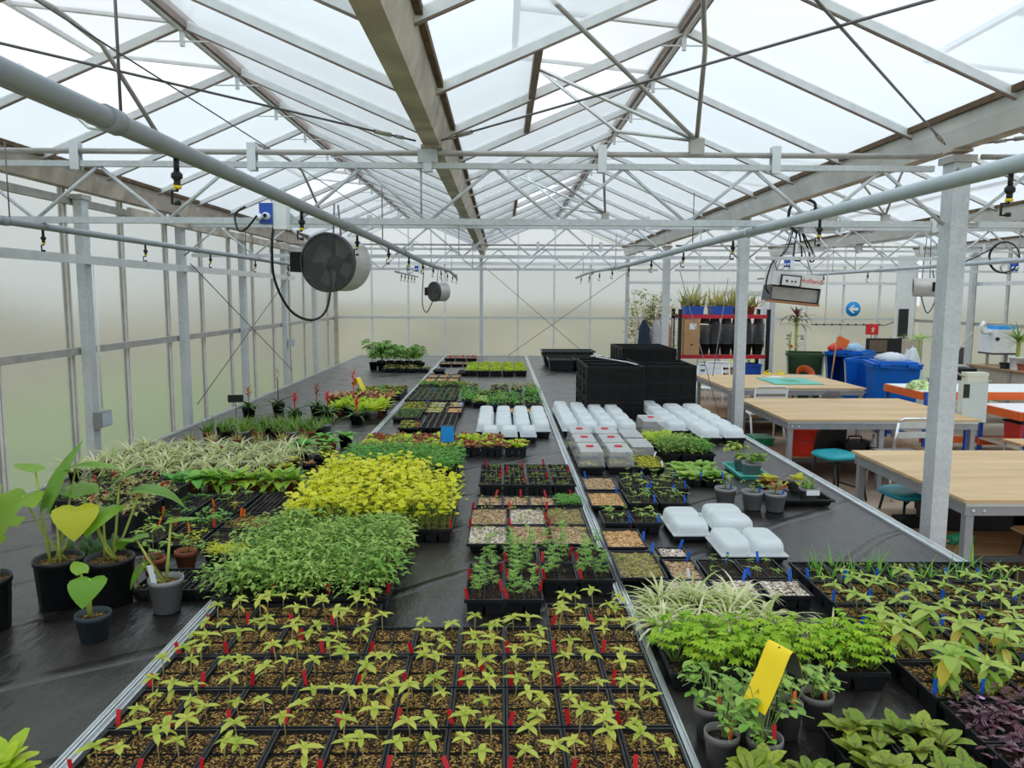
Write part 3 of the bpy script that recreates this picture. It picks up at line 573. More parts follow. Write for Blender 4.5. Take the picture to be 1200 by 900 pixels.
def frame_wall():
    # left wall: twin-wall sheets in aluminium bars behind galvanised posts
    w = link('wall_left', None); w['kind'] = 'structure'; px = -3.63; st = .97; ys = [.73+st*i for i in range(-1, 17)]
    ph = [MB().box(0, .012, 0, st-.01, z0, z1).mesh('panel', ('wallp',)) for z0, z1 in ((.02, 1.52), (1.55, 3.0))]
    b = MB(); b.box(-.012, .02, -.03, .03, 0, 3.0, 0); b.box(.02, .03, -.028, -.008, 0, 3.0, 1); b.box(.02, .03, .008, .028, 0, 3.0, 1); mm = b.mesh('mullion', ('dull', 'mull'))
    for y in ys:
        for p in ph: link('panel', p, w, (px, y+.005, 0))
        link('mullion', mm, w, (px, y, 0))
    part('cross_rail', MB().box(-3.60, -3.55, YB, YE, 1.505, 1.565), ('dull',), w); part('cross_rail', MB().box(-3.60, -3.55, YB, YE, 2.75, 2.81), ('dull',), w)
    part('face_rail', MB().box(-3.45, -3.42, YB, 13.0, 2.26, 2.33), ('alu',), w); part('side_board', MB().box(-3.42, -3.385, 7.25, YE, 2.72, 2.80), ('gutter',), w)
    part('sill_rail', MB().box(-3.66, -3.52, YB, YE, .0, .06), ('alu',), w)
    # right wall
    w = link('wall_right', None); w['kind'] = 'structure'
    for i in range(7):
        y = 9.8+st*i
        for p in ph: link('panel', p, w, (8.96, y+.005, 0))
        link('mullion', mm, w, (8.95, y, 0), PI)
    part('cross_rail', MB().box(8.88, 8.93, 9.5, YE, 1.5, 1.56), ('dull',), w); part('cross_rail', MB().box(8.88, 8.93, 9.5, YE, 2.24, 2.31), ('bar',), w)
    # end wall
    w = link('wall_back', None); w['kind'] = 'structure'; sx = .7744
    def pan(x0, x1, z0, z1): part('panel', MB().box(x0+.006, x1-.006, YE, YE+.012, z0, z1), ('endp',), w)
    xs = [GX[0]+sx*i for i in range(17)]
    for a, c in zip(xs, xs[1:]):
        if a < 4.62 < c: pan(a, 4.6, .02, 1.55); pan(a, 4.6, 1.57, 2.68); pan(4.6, c, 2.14, 2.68)
        elif 4.62 <= a < 5.62 < c: pan(5.65, c, .02, 1.55); pan(5.65, c, 1.57, 2.68); pan(a, 5.65, 2.14, 2.68)
        else: pan(a, c, .02, 1.55); pan(a, c, 1.57, 2.68)
    for x in xs:
        if not 4.65 < x < 5.6: part('mullion', MB().box(x-.018, x+.018, YE-.04, YE+.01, 0, 2.72), ('bar',), w)
    for s in range(4):
        b = MB(); b.v = [(GX[s]+.02, YE, 2.73), (GX[s+1]-.02, YE, 2.73), (GX[s+1]-.02, YE, ZG), (RX[s], YE, ZR-.02), (GX[s]+.02, YE, ZG)]; b.face([0, 1, 2, 3, 4]); part('gable_panel', b, ('endp',), w)
        for q in (-.52, 0, .52): part('gable_bar', MB().box(RX[s]+q*1.5-.015, RX[s]+q*1.5+.015, YE-.04, YE, 2.73, ZR-abs(q)*.9*.7-.03), ('bar',), w)
    part('cross_rail', MB().box(GX[0], 4.6, YE-.06, YE-.01, 1.53, 1.58), ('alu',), w); part('cross_rail', MB().box(5.65, GX[4], YE-.06, YE-.01, 1.53, 1.58), ('alu',), w)
    part('head_rail', MB().box(GX[0], GX[4], YE-.07, YE+.01, 2.67, 2.73), ('white',), w); part('upper_rail', MB().box(2.7, GX[4], YE-.09, YE-.06, 2.28, 2.34), ('bar',), w)
    part('sill_rail', MB().box(GX[0], 4.6, YE-.05, YE+.03, 0, .07), ('alu',), w)
    d = link('door_1', None); d['kind'] = 'structure'
    b = MB(); b.box(4.60, 4.70, YE-.07, YE+.02, 0, 2.14); b.box(5.55, 5.65, YE-.07, YE+.02, 0, 2.14); b.box(4.70, 5.55, YE-.07, YE+.02, 2.03, 2.14); b.box(4.70, 5.55, YE-.06, YE+.01, 0, .25); part('door_frame', b, ('bar',), d)
    part('pane', MB().box(4.70, 5.55, YE-.03, YE-.02, .25, 2.03), ('clear',), d); part('door_handle', MB().box(5.57, 5.61, YE-.12, YE-.07, .95, 1.1), ('dark',), d)
    part('frame_notice', MB().box(5.60, 5.66, YE-.085, YE-.072, 1.2, 1.42), ('white',), d)
frame_wall()

def column(x, y, label, w=.10, d=.12, h=2.85, mat='galv'):
    t = thing('steel_column', label, 'column', (x, y, 0), 'galvanised steel columns')
    part('post', MB().box(-w/2, w/2, -d/2, d/2, .01, h-.06), (mat,), t); part('head_plate', MB().box(-w/2-.02, w/2+.02, -d/2-.02, d/2+.02, h-.06, h-.02), ('dull',), t)
    part('base_plate', MB().box(-w/2-.05, w/2+.05, -d/2-.05, d/2+.05, 0, .012), ('dull',), t)
    b = MB()
    for sx in (-.03, .03): b.lathe([(.001, 0), (.008, 0), (.008, .008)], 8, mat=Matrix.Translation((sx, -d/2-.008, h-.1)) @ Matrix.Rotation(-PI/2, 4, 'X'))
    part('bolts', b, ('dull',), t); t.children[-1]['kind'] = 'stuff'
    return t
column(2.66, 4.61, 'large galvanised box column in front of the nearest plywood table')
column(2.66, 8.61, 'galvanised box column at the corner of the middle plywood table')
column(2.66, 12.61, 'galvanised box column behind the black crates')
column(2.66, 16.52, 'galvanised end-wall column behind the bare shrub', .07, .07)
column(-.43, 16.52, 'galvanised end-wall column rising straight above the middle growing bench', .07, .07)
column(5.76, 16.50, 'galvanised end-wall column beside the glazed door', .09, .08)
for k in range(6):
    column(-3.5, 6.61+2*k if k < 5 else 16.5, ('left wall post carrying the conduit and grey junction box', 'left wall post between the conduit post and the crossed wires', 'left wall post where the bracing wires cross', 'left wall post with a small grey switch box', 'left wall post next to the brown corner post', 'brown weathered corner post where left wall meets end wall')[k], .07, .11, 2.85, 'galv' if k < 5 else 'gutter')
for k, y in enumerate((14.5, 12.6, 10.6)): column(8.8, y, 'right wall post '+('with perforated face behind the near column', 'beside the white water boiler', 'rising behind the spiky yucca leaves')[k], .07, .10, 2.85)

def truss(y, x0, x1, label):
    t = thing('lattice_truss', label, 'truss', (x0, y, 2.44), 'lattice trusses'); L = x1-x0
    part('top_tube', MB().tube([(.08, 0, .39), (L-.08, 0, .39)], .016, 8), ('dull',), t)
    part('top_chord', MB().box(.08, L-.08, -.016, .016, .303, .335), ('galv',), t); part('bottom_chord', MB().box(.08, L-.08, -.018, .018, -.018, .018), ('galv',), t)
    n = 8; s = L/n; m1 = MB().tube([(0, 0, 0), (s/2, 0, .31)], .0105, 6).mesh('diagonal', ('galv',)); m2 = MB().tube([(0, 0, .31), (s/2, 0, 0)], .0105, 6).mesh('diagonal', ('galv',))
    for i in range(n): link('diagonal', m1, t, (s*i, 0, 0)); link('diagonal', m2, t, (s*i+s/2, 0, 0))
    b = MB(); b.box(-.025, .025, -.026, -.020, .285, .44); b.box(-.025, .025, .020, .026, .285, .44); pm = b.mesh('bracket_plate', ('alu',))
    for i in range(1, 6): link('bracket_plate', pm, t, (L*i/6, 0, 0))
    part('gutter_bracket', MB().box(L/2-.055, L/2+.055, -.03, .03, .335, .41), ('galv',), t)
    part('tie_rod', MB().tube([(L/2-.04, 0, .02), (L/2-.04, 0, .31)], .006, 5), ('dull',), t)
    return t
for k, y in enumerate((4.61, 8.61, 12.61)):
    truss(y, -3.46, 2.60, ('lattice truss', 'second lattice truss', 'third lattice truss')[k]+' over the growing benches, '+('nearest, crossing at the big fan', 'between the nearest and the farthest', 'farthest, before the end wall')[k])
    truss(y, 2.72, 8.80, ('nearest', 'middle', 'farthest')[k]+' lattice truss over the work tables, '+('reaching out of frame past the near column', 'carrying the gear motor', 'just before the end wall')[k])

def brace(p, q, label):
    t = thing('tie_wire', label, 'wire', p, 'roof bracing rods'); v = Vector(q)-Vector(p)
    part('rod', MB().tube([(0, 0, 0), v], .006, 5), ('wire',), t); d = v.normalized()
    part('turnbuckle', MB().tube([d*.10, d*.16], .011, 6).tube([d*.20, d*.32], .013, 6), ('dull',), t)
brace((-.50, 4.61, 2.90), (-3.53, .61, 2.90), 'dark bracing rod from the middle gutter towards the upper left')
brace((-.36, 4.61, 2.90), (2.66, .61, 2.90), 'bracing rod from the middle gutter rising across the roof to the right')
brace((2.58, 4.61, 2.90), (-.43, .61, 2.90), 'dark bracing rod from the near column head up to the top edge')
brace((2.76, 4.61, 2.90), (5.76, .61, 2.90), 'bracing rod leaving the near column head to the right')
solid('support_wire', MB().tube([(0, 1, 0), (0, 16, 0)], .004, 4), ('wire',), 'thin straight wire running lengthwise under the left roof', 'wire', (-1.42, 0, 2.9))
def xbrace(p, q, label): solid('bracing_wire', MB().tube([(0, 0, 0), Vector(q)-Vector(p)], .006, 5), ('wire',), label, 'wire', p, 'crossed bracing wires')
xbrace((-3.40, 8.61, 2.35), (-3.40, 12.61, .80), 'dark bracing wire on the left wall running down to the far side'); xbrace((-3.39, 12.61, 2.35), (-3.39, 8.61, .80), 'pale bracing wire on the left wall running down to the near side')
xbrace((-.36, 16.44, 2.62), (2.6, 16.44, .1), 'end wall bracing wire falling from the middle post to the right'); xbrace((2.6, 16.42, 2.5), (-.3, 16.42, .45), 'end wall bracing wire falling from the right post to the left')
xbrace((2.62, 11.5, 2.4), (2.82, 9.3, .01), 'bracing wire slanting in front of the cardboard boxes')
xbrace((3.6, 12.4, 2.3), (2.72, 9.9, 1.0), 'dark bracing wire slanting down to the black crates')

def vent_arms(x, y, label):                            # rods that push the roof windows open
    t = thing('vent_linkage', label, 'vent arm', (x, y, 2.86), 'vent push rods')
    part('pivot', MB().box(-.04, .04, -.03, .03, -.03, .06), ('dull',), t)
    part('push_rod', MB().tube([(0, 0, .05), (-.93, -1.05, .46)], .012, 6), ('dull',), t); part('push_rod', MB().tube([(0, 0, .05), (-.08, -.45, .42), (-.16, -.72, .50), (-.30, -1.25, .54)], .013, 8), ('dull',), t)
    part('push_rod', MB().tube([(0, 0, .05), (-.45, .1, .12), (-.92, .25, .52)], .011, 6), ('alu',), t); part('push_rod', MB().tube([(0, 0, .05), (-.93, -.1, .42)], .011, 6), ('alu',), t)
for k, (x, y) in enumerate(((RX[1], 4.61), (RX[0], 4.61), (RX[1], 8.61), (RX[0], 8.61), (RX[2], 8.61))):
    vent_arms(x, y, ('bundle of bent push rods below the middle ridge on the nearest truss', 'push rods below the left ridge on the nearest truss', 'push rods below the middle ridge on the second truss', 'push rods below the left ridge on the second truss', 'push rods under the right ridge near the gear motor')[k])

# outdoors, seen blurred through the sheets
def outside():
    b = MB(); n = 24
    for i in range(n+1):
        y = -6+25.5*i/n
        b.v += [(-9.5+.4*math.sin(i*1.3), y, -.1), (-11.5, y, 1.5+.2*math.sin(i*.9)), (-14, y, 2.6+.35*math.sin(i*.7+1)), (-20, y, 2.2)]
    for i in range(n):
        for j in range(3): b.face([i*4+j, (i+1)*4+j, (i+1)*4+j+1, i*4+j+1], 0, True)
    solid('earth_bank', b, ('bank',), 'dry grassy bank blurred beyond the left wall', 'bank')
    b = MB()
    for i in range(n+1):
        x = -14+40*i/n
        b.v += [(x, 21, -.1), (x, 22.5, .7+.15*math.sin(i*1.1)), (x, 26, 1.45+.2*math.sin(i*.8)), (x, 33, 1.7)]
    for i in range(n):
        for j in range(3): b.face([i*4+j, (i+1)*4+j, (i+1)*4+j+1, i*4+j+1], 0, True)
    solid('earth_bank', b, ('bank',), 'dry grassy bank blurred beyond the end wall', 'bank')
    def tree(x, y, h, label):
        t = thing('bare_tree', label, 'tree', (x, y, 0), 'leafless trees outside'); b = MB(); r = random.Random(int(x*10))
        def grow(p, d, L, rad, k):
            q = p+d*L; b.tube([p, p.lerp(q, .5)+Vector((r.uniform(-.06, .06), r.uniform(-.06, .06), 0))*L, q], rad, 5 if k < 2 else 3, 0, rad*.65, cap=False)
            if k < 5:
                for _ in range(3 if k else 5): grow(p+d*L*r.uniform(.6, 1), (d+Vector((r.uniform(-.8, .8), r.uniform(-.8, .8), r.uniform(-.1, .5)))).normalized(), L*r.uniform(.55, .75), rad*.55, k+1)
        grow(Vector((0, 0, 0)), Vector((0, 0, 1)), h*.36, .13, 0)
        part('branches', b, ('barkt',), t)
    tree(-9.5, 12.5, 8.5, 'leafless tree seen through the open window of the left roof'); tree(-9.2, 8.5, 8.5, 'leafless tree seen at the upper left through the roof')
    t = thing('blossom_bush', 'pink blossoming bush outside the glazed door', 'bush', (6.1, 19.0, 0)); b = MB()
    for k in range(700):
        th, z = u(0, 6.3), u(.1, 1.7); r = .75*math.sqrt(max(.05, 1-(z-1)**2/1.2))*R.random()**.4; b.disk_leaf((r*math.cos(th), r*math.sin(th), z+.3), u(0, 6.3), u(-1, 1), .045, 0 if z > .75 else 1, 5)
    part('foliage', b, ('blossom', 'lime'), t); part('trunk', MB().tube([(0, 0, -.03), (0, 0, 1.2)], .04, 6), ('barkt',), t)
outside()

# ------------------------------------------------------------------ irrigation pipes, fans, sockets
def irrigation(x, y0, y1, z, r, mat, ny, label, wob=0):
    t = thing('irrigation_pipe', label, 'pipe', (x, y0, z), 'overhead irrigation pipes')
    pts = [(wob*math.sin(i*.9)*(i/12)**2, (y1-y0)*i/12, -wob*1.2*math.sin(i*1.1)*(i/12)**2) for i in range(13)]
    part('tube', MB().tube(pts, r, 14), (mat,), t)
    cl = MB().tube([(0, -.03, 0), (0, .03, 0)], r+.005, 14).mesh('coupling', (mat,))
    for y in ny[::2]: link('coupling', cl, t, (0, y-y0-.35, 0))
    hg = MB().tube([(0, 0, r), (0, 0, .42)], .004, 4).mesh('hanger', ('wire',))
    for y in ny[::3]: link('hanger', hg, t, (0, y-y0-.3, 0))
    b = MB(); b.tube([(0, 0, -r), (0, 0, -r-.05)], .011, 8, 0); b.lathe([(.012, -r-.05), (.022, -r-.06), (.022, -r-.075), (.012, -r-.085)], 10, 0); b.tube([(0, 0, -r-.085), (0, 0, -r-.105)], .013, 8, 0); b.tube([(0, 0, -r-.105), (0, 0, -r-.118)], .016, 8, 1)
    b.tube([(0, 0, -r-.118), (0, 0, -r-.125), (.028, 0, -r-.125), (.028, 0, -r-.175), (0, 0, -r-.175)], .006, 6, 0); b.tube([(0, 0, -r-.165), (0, 0, -r-.182)], .012, 6, 0)
    nm = b.mesh('sprinkler', ('cable', 'yellow'))
    for y in ny: link('sprinkler', nm, t, (0, y-y0, -r*.3), u(2.6, 3.6), .68)
irrigation(-.88, -.6, 15.6, 2.40, .0245, 'pvc', [2.16+1.32*i for i in range(11)], 'thick grey irrigation pipe over the middle bench, passing the big fan', .03)
irrigation(1.50, -.6, 15.4, 2.40, .026, 'pvcl', [2.32+1.38*i for i in range(10)], 'pale grey irrigation pipe over the right bench, passing the near column', .03)
irrigation(-2.66, 0, 10.4, 2.40, .021, 'pvc', [4.6, 5.9, 7.2, 8.5, 9.8], 'thinner grey irrigation pipe close to the left wall')
irrigation(4.80, 3, 14.6, 2.36, .022, 'pvcl', [6, 8.2, 10.2, 11.6, 13], 'pale irrigation pipe above the work tables')
irrigation(-1.7, 12.5, 15.9, 2.395, .014, 'pvc', [13.3, 13.8, 14.3, 14.8, 15.3], 'short thin irrigation pipe near the end wall left of the small fan', .0)

def fan(loc, r, L, yaw, label, cord, ch=.2):
    t = thing('circulation_fan', label, 'fan', loc, 'drum fans', yaw)          # drum axis along local x, grille at -x
    mt = Matrix.Rotation(PI/2, 4, 'Y')
    part('drum', MB().lathe([(r, -L/2), (r, L/2), (r*.97, L/2), (r*.97, -L/2)], 28, mat=mt), ('heat',), t)
    part('drum_shade', MB().lathe([(r*.96, -L/2), (r*.96, L/2-.01)], 24, mat=mt).disc(r*.96, L/2-.012, 24, mat=mt), ('dark',), t)  # added dark inner sheet, stands in for the shade inside the drum
    part('rim', MB().lathe([(r*1.0, -L/2-.01), (r*1.05, -L/2-.01), (r*1.05, -L/2+.03), (r, -L/2+.03)], 28, mat=mt), ('dark',), t)
    b = MB(); n = 15
    for i in range(-n, n+1):
        q = i/n*r; h = math.sqrt(max(0, r*r-q*q))
        if h > .01: b.bar((-L/2, q, -h), (-L/2, q, h), .0035, .003); b.bar((-L/2+.002, -h, q), (-L/2+.002, h, q), .0035, .003)
    part('grille', b, ('wire',), t)
    hub = part('motor', MB().lathe([(.001, -.06), (r*.28, -.05), (r*.28, .10), (.001, .11)], 14, mat=mt), ('dark',), t)
    for k in range(4):
        b = MB(); mk = Matrix.Rotation(k*PI/2+.4, 4, 'X') @ Matrix.Rotation(.6, 4, 'Z'); n0 = 0
        for p in ((-.03, -.03, r*.25), (.03, .03, r*.25), (.07, .06, r*.9), (-.05, -.07, r*.9)): b.v.append(tuple(mk @ Vector((p[0]*.5-.02, p[1], p[2]))))
        b.face([0, 1, 2, 3]); link('blade', b.mesh('blade', ('dull',)), hub)
    part('back_guard', MB().lathe([(r*.96, L/2-.02), (r*.7, L/2-.01)], 20, mat=mt), ('wire',), t)
    part('terminal_box', MB().box(-L/2, -L/2+.11, r*.95, r*.95+.10, -.06, .07), ('blackm',), t)
    part('chain', MB().tube([(-.04, 0, r), (-.02, 0, r+ch)], .006, 5).tube([(.06, 0, r), (.03, 0, r+ch)], .006, 5), ('wire',), t)
    if cord: part('power_cord', MB().tube(curve(cord), .008, 6), ('cable',), t)
def fan_at(loc, r, L, yaw, label, cordw=None, ch=.2):
    cord = None
    if cordw:
        mi = Matrix.Rotation(-yaw, 3, 'Z'); cord = [mi @ (Vector(p)-Vector(loc)) for p in cordw]
    fan(loc, r, L, yaw, label, cord, ch)
fan_at((-1.10, 5.25, 2.225), .185, .26, 1.28, 'large drum fan with wire grille hanging before the left wall', [(-1.30, 4.52, 2.42), (-1.31, 4.5, 2.30), (-1.33, 4.6, 2.1), (-1.27, 4.7, 1.92), (-1.17, 4.8, 1.86), (-1.10, 4.9, 1.92), (-1.09, 5.0, 2.1), (-1.13, 5.1, 2.20)])
fan_at((-1.02, 12.75, 2.08), .155, .22, .75, 'small drum fan hanging far off before the end wall', [(-1.25, 12.55, 2.4), (-1.27, 12.5, 1.9), (-1.2, 12.5, 1.75), (-1.1, 12.55, 1.95)])
fan_at((6.02, 11.0, 2.16), .13, .34, 2.75, 'drum fan hanging high beside the near column on its left', [(6.1, 11, 2.4), (6.1, 10.9, 2.0), (6.0, 10.9, 1.8), (5.95, 11, 2.05)], .62)
for k, (x, l) in enumerate(((3.56, 'long steel rail over the tables carrying the hanging heater'), (6.02, 'long steel rail near the right side carrying a drum fan'))): solid('hanging_rail', MB().box(-.02, .02, 8.5, 12.7, 2.875, 2.91), ('alu',), l, 'rail', (x, 0, 0), 'hanging rails')
def socket(loc, label, s=1):
    t = thing('power_socket', label, 'socket', loc, 'blue power sockets'); t.scale = (s, s, s)
    part('box', MB().box(.0, .075, -.05, .03, -.085, .075), ('white',), t); part('cover', MB().box(-.075, .0, -.06, .02, -.055, .06), ('bluep',), t)
    part('plug', MB().lathe([(.02, 0), (.02, .035), (.012, .045)], 10, mat=Matrix.Translation((-.03, -.06, -.015)) @ Matrix.Rotation(PI/2, 4, 'X')), ('white',), t); part('plug', MB().lathe([(.02, 0), (.02, .035), (.012, .045)], 10, mat=Matrix.Translation((-.075, -.05, -.015)) @ Matrix.Rotation(PI/2+.3, 4, 'X')), ('white',), t)
    part('lead', MB().tube(curve([(-.075, -.1, -.015), (-.14, -.1, -.09), (-.2, -.05, -.09), (-.23, 0, .0), (-.17, 0, .045)]), .006, 6), ('cable',), t)
socket((-1.30, 4.55, 2.47), 'blue double power socket on the nearest truss beside the big fan')
socket((-1.33, 12.55, 2.44), 'tiny blue power socket on the far truss near the small fan', .8)
socket((4.62, 12.55, 2.55), 'blue power socket above the hanging heater', 1); socket((6.75, 10.2, 2.42), 'blue power socket just right of the near column', .9)
def conduit():
    t = thing('conduit_run', 'white conduit with grey junction box on the left wall post', 'conduit', (-3.41, 6.6, .76))
    part('conduit', MB().tube([(0, 0, .28), (0, 0, 1.5)], .010, 8), ('white',), t); b = part('junction_box', MB().box(-.035, .035, -.09, .09, .13, .26), ('potgrey',), t); part('lid', MB().box(.036, .042, -.08, .08, .14, .25), ('pvcl',), b)
    solid('switch_box', MB().box(-.03, .04, -.07, .07, -.06, .06), ('pvcl',), 'small grey switch box on the far left wall post', 'switch', (-3.41, 12.6, 1.25))
conduit()

# ------------------------------------------------------------------ growing benches
def bench(x0, x1, y0, y1, label, rr=.022, lr=.022):
    t = thing('growing_bench', label, 'bench', (x0, y0, 0), 'growing benches'); W, D = x1-x0, y1-y0
    b = MB(); nx, ny = 14, 90
    for j in range(ny+1):
        for i in range(nx+1): b.v.append((W*i/nx, D*j/ny, .752+(u(-.002, .003) if 0 < i < nx else 0)))
    for j in range(ny):
        for i in range(nx): b.face([j*(nx+1)+i, j*(nx+1)+i+1, (j+1)*(nx+1)+i+1, (j+1)*(nx+1)+i], 0, True)
    part('ground_cover', b, ('weave',), t)
    part('bench_tray', MB().box(.004, W-.004, .004, D-.004, .68, .745), ('dull',), t)
    for x, w, s in ((0, lr, 1), (W, rr, -1)):
        b = MB(); xa, xb = sorted((x, x-s*w)); b.box(xa, xb, 0, D, .69, .757); xo = xa if s > 0 else xb-.006; b.box(xo, xo+.006, 0, D, .757, .768); xi = xb-.005 if s > 0 else xa; b.box(xi, xi+.005, 0, D, .757, .764)
        part('edge_rail', b, ('alu',), t)
    for y in (-.02, D): part('edge_rail', MB().box(0, W, y, y+.02, .69, .766), ('alu',), t)
    lm = MB().box(-.025, .025, -.025, .025, 0, .68).mesh('leg', ('galv',))
    for y in (.2, D*.33, D*.66, D-.2):
        for x in (.12, W-.12): link('leg', lm, t, (x, y, 0))
bench(-2.97, -1.195, 1.0, 16.35, 'left growing bench along the sheeted wall, black woven cover')
bench(-1.145, .485, 1.0, 16.35, 'middle growing bench with the sunflower packs, black woven cover')
bench(.535, 2.17, 1.0, 16.35, 'right growing bench by the work tables, black woven cover', rr=.05)

# sunflower packs, front of the middle bench
def sunflowers():
    x0, p = -1.085, .157; rows = [(1.815, 2.03, range(10)), (2.035, 2.25, range(10)), (2.255, 2.47, range(10)), (2.475, 2.695, range(10)), (2.70, 2.905, (0, 1, 2, 3, 8, 9))]
    names = ['front row', 'second row from the front', 'third row from the front', 'fourth row from the front']
    for r, (y0, y1, cols) in enumerate(rows):
        for k, c in enumerate(cols):
            where = f'{ORD[c]} from the left in the {names[r]}' if r < 4 else (f'{ORD[c]} from the left in the short back row by the left rail' if c < 4 else ('left' if c == 8 else 'right')+' one of the two below the marigolds')
            tg = [('red', u(.02, .14), u(.02, .1))] if R.random() < .88 else []
            if R.random() < .08: tg.append(('red', .5, .5))
            sp = .35 if (r == 3 and c in (4,)) else .9
            tray('seedling_pack', 'sunflower seedling pack, '+where, 'seedling tray', x0+c*p, x0+(c+1)*p, y0, y1, .065, 2, 2, 'soil', 'sun', None, sp, sc=(.75, 1.1), tags=tg, group='sunflower seedling packs', drop=.03, jit=.3)
sunflowers()
def marigolds():
    x0, p = -.145, .157
    for r, (y0, y1, cols) in enumerate(((2.915, 3.125, (0, 1)), (3.13, 3.34, (0, 1, 2, 3)), (3.345, 3.555, (1, 2, 3)))):
        for c in cols:
            tray('marigold_pack', f'pack of feathery marigold seedlings, {ORD[c]} column from left, {("front","middle","back")[r]} row', 'seedling tray', x0+c*p, x0+(c+1)*p, y0, y1, .075, 2, 2 if r == 1 else 1, 'soild', 'mari', (2, 2), .75, tags=[('red', .1, .1)]+([('red', .95, .5)] if R.random() < .4 else []), group='marigold packs', drop=.03, sc=(.8, 1.1))
    for r, (y0, y1) in enumerate(((3.665, 3.99), (3.995, 4.32))):
        for c in range(3):
            tray('seed_tray', f'half tray of {("pale","tan","brown")[c] if r == 0 else ("brown","tan","pale")[c]} grit, {ORD[c]} of three in the {("front","back")[r]} row on the middle bench', 'seed tray', -.17+c*.21, -.17+(c+1)*.21-.004, y0, y1, .055, 1, 1, ('gritp', 'grit', 'grit')[c] if r == 0 else ('grit', 'gritp', 'gritg')[c], 'sprout', (4, 5), .2 if (r, c) != (0, 0) else .3, tags=[('red', .03, .9)]+([('red', .97, .2)] if c == 1 else []), group='grit-topped seed trays', sl=.008, sc=(.8, 1.6))
    for c in range(4):
        tray('seed_tray', ('two-cell pack of brown grit, leftmost behind the grit trays', 'two-cell pack of grit, second from left behind the grit trays', 'two-cell pack of grit, third from left behind the grit trays', 'small pack filled with bright green seedlings beside the bench rail')[c], 'seed tray', -.145+c*.155, -.145+(c+1)*.155, 4.37, 4.58, .055, 2, 1, 'grit' if c < 3 else 'soild', 'sproutd' if c == 3 else 'sprout', (5, 6) if c == 3 else (3, 3), 1 if c == 3 else .2, tags=[('red', .7, .9)], group='small packs behind the grit trays', sl=.008)
    for r in range(3):
        for c in range(4):
            tray('plug_tray', f'black plug pack of tiny sprouts, {ORD[c]} from left, {("front","middle","back")[r]} row, red labels', 'seed tray', -.145+c*.156, -.145+(c+1)*.156-.002, 4.78+r*.207, 4.78+(r+1)*.207, .075 if r == 0 else .07, 4, 3, 'soild', 'sprout', (4, 3), .55, sc=(.7, 1.2), tags=[('red', R.choice((.2, .9)), .95)] if (r+c) % 2 == 0 else [('red', .95, .5)] if c < 2 else [], group='black plug packs', drop=.012)
marigolds()
def lush():
    for r in range(3):
        for c in range(3):
            if r == 0 and c == 0: pass
            tray('seedling_tray', f'deep black tray overflowing with green leafy seedlings, {ORD[c]} from left, {("front","middle","back")[r]} row', 'seedling tray', -1.135+c*.23, -1.135+(c+1)*.23, 2.935+r*.29, 2.935+(r+1)*.29-.005, .075, 4, 4, 'soild', 'lush', (3, 3), 1, tags=[('red', .98, .2)] if c == 2 or r == 0 else [], group='lush green seedling trays', sc=(.75, 1.3))
    k = 0
    for r in range(3):
        for c in range(4):
            x0 = -1.135+c*.222
            if r == 2 and c == 3: continue
            tray('seedling_tray', f'tray of lime-yellow round-leaved seedlings, {ORD[c]} from left, {("front","middle","back")[r]} row', 'seedling tray', x0, x0+.22, 3.85+r*.40, 3.85+(r+1)*.40-.005, .07, 3, 4, 'soil', 'lime', (3, 4), 1, tags=[('red', .97, .1)] if c > 1 else [], group='lime-yellow seedling trays', sc=(.85, 1.15))
    for r in range(2):
        for c in range(4):
            tray('herb_tray', f'tray of dense fresh green herb seedlings, {ORD[c]} from left, {("front","back")[r]} row', 'seedling tray', -1.14+c*.216, -1.14+(c+1)*.216-.003, (5.45 if c < 3 else 5.17)+r*.29-(.12 if c < 3 else 0), (5.45 if c < 3 else 5.17)+(r+1)*.29-.12*(c < 3)-.004, .075, 4, 4, 'soild', 'basil', (3, 3), 1, group='green herb trays', sc=(.8, 1.05))
    for r in range(2):
        for c in range(7):
            if r == 1 and c > 5: continue
            x0 = -1.12+c*.19
            tray('lettuce_tray', f'tray of {("green","mixed red and green","red")[(c*2+r) % 3]} lettuce plugs, {ORD[c]} from left, {("front","back")[r]} row', 'seedling tray', x0, x0+.187, 6.0+r*.27, 6.0+(r+1)*.27-.004, .075, 3, 4, 'soild', [('lett', 'lettm'), ('lettm',), ('lettr', 'lettm')][(c*2+r) % 3], (3, 4), 1, tags=[('red', u(.2, .9), u(.1, .9)) for _ in range(2)], group='lettuce plug trays', sc=(.9, 1.2))
lush()

# propagators: black trays under domed lids
def dome_mesh(w, d, h, humps=1, ribs=9):
    k = ('dome', round(w, 3), round(d, 3), h, humps)
    if k in CACHE: return CACHE[k]
    b = MB(); b.box(-w/2, w/2, -d/2, d/2, 0, .006); dd = d/humps
    for q in range(humps):
        cy = -d/2+dd*(q+.5); nu, nv = 28, 6; base = len(b.v)
        for j in range(nv+1):
            t = j/nv; z = .006+h*math.sin(t*PI/2)**.8; s = (1-.30*t**2.5) if j < nv else .45
            for i in range(nu):
                a = 2*PI*i/nu; ca, sa = math.cos(a), math.sin(a); e = .42
                rr = 1-(.02 if i % 2 else 0)*(j < nv)
                b.v.append((math.copysign(abs(ca)**e, ca)*w*.46*s*rr, cy+math.copysign(abs(sa)**e, sa)*dd*.46*s*rr, z))
        for j in range(nv):
            for i in range(nu): b.face([base+j*nu+i, base+j*nu+(i+1) % nu, base+(j+1)*nu+(i+1) % nu, base+(j+1)*nu+i], 0, True)
        b.face([base+nv*nu+i for i in range(nu)], 0)
    CACHE[k] = b.mesh('dome_lid', ('dome',)); return CACHE[k]
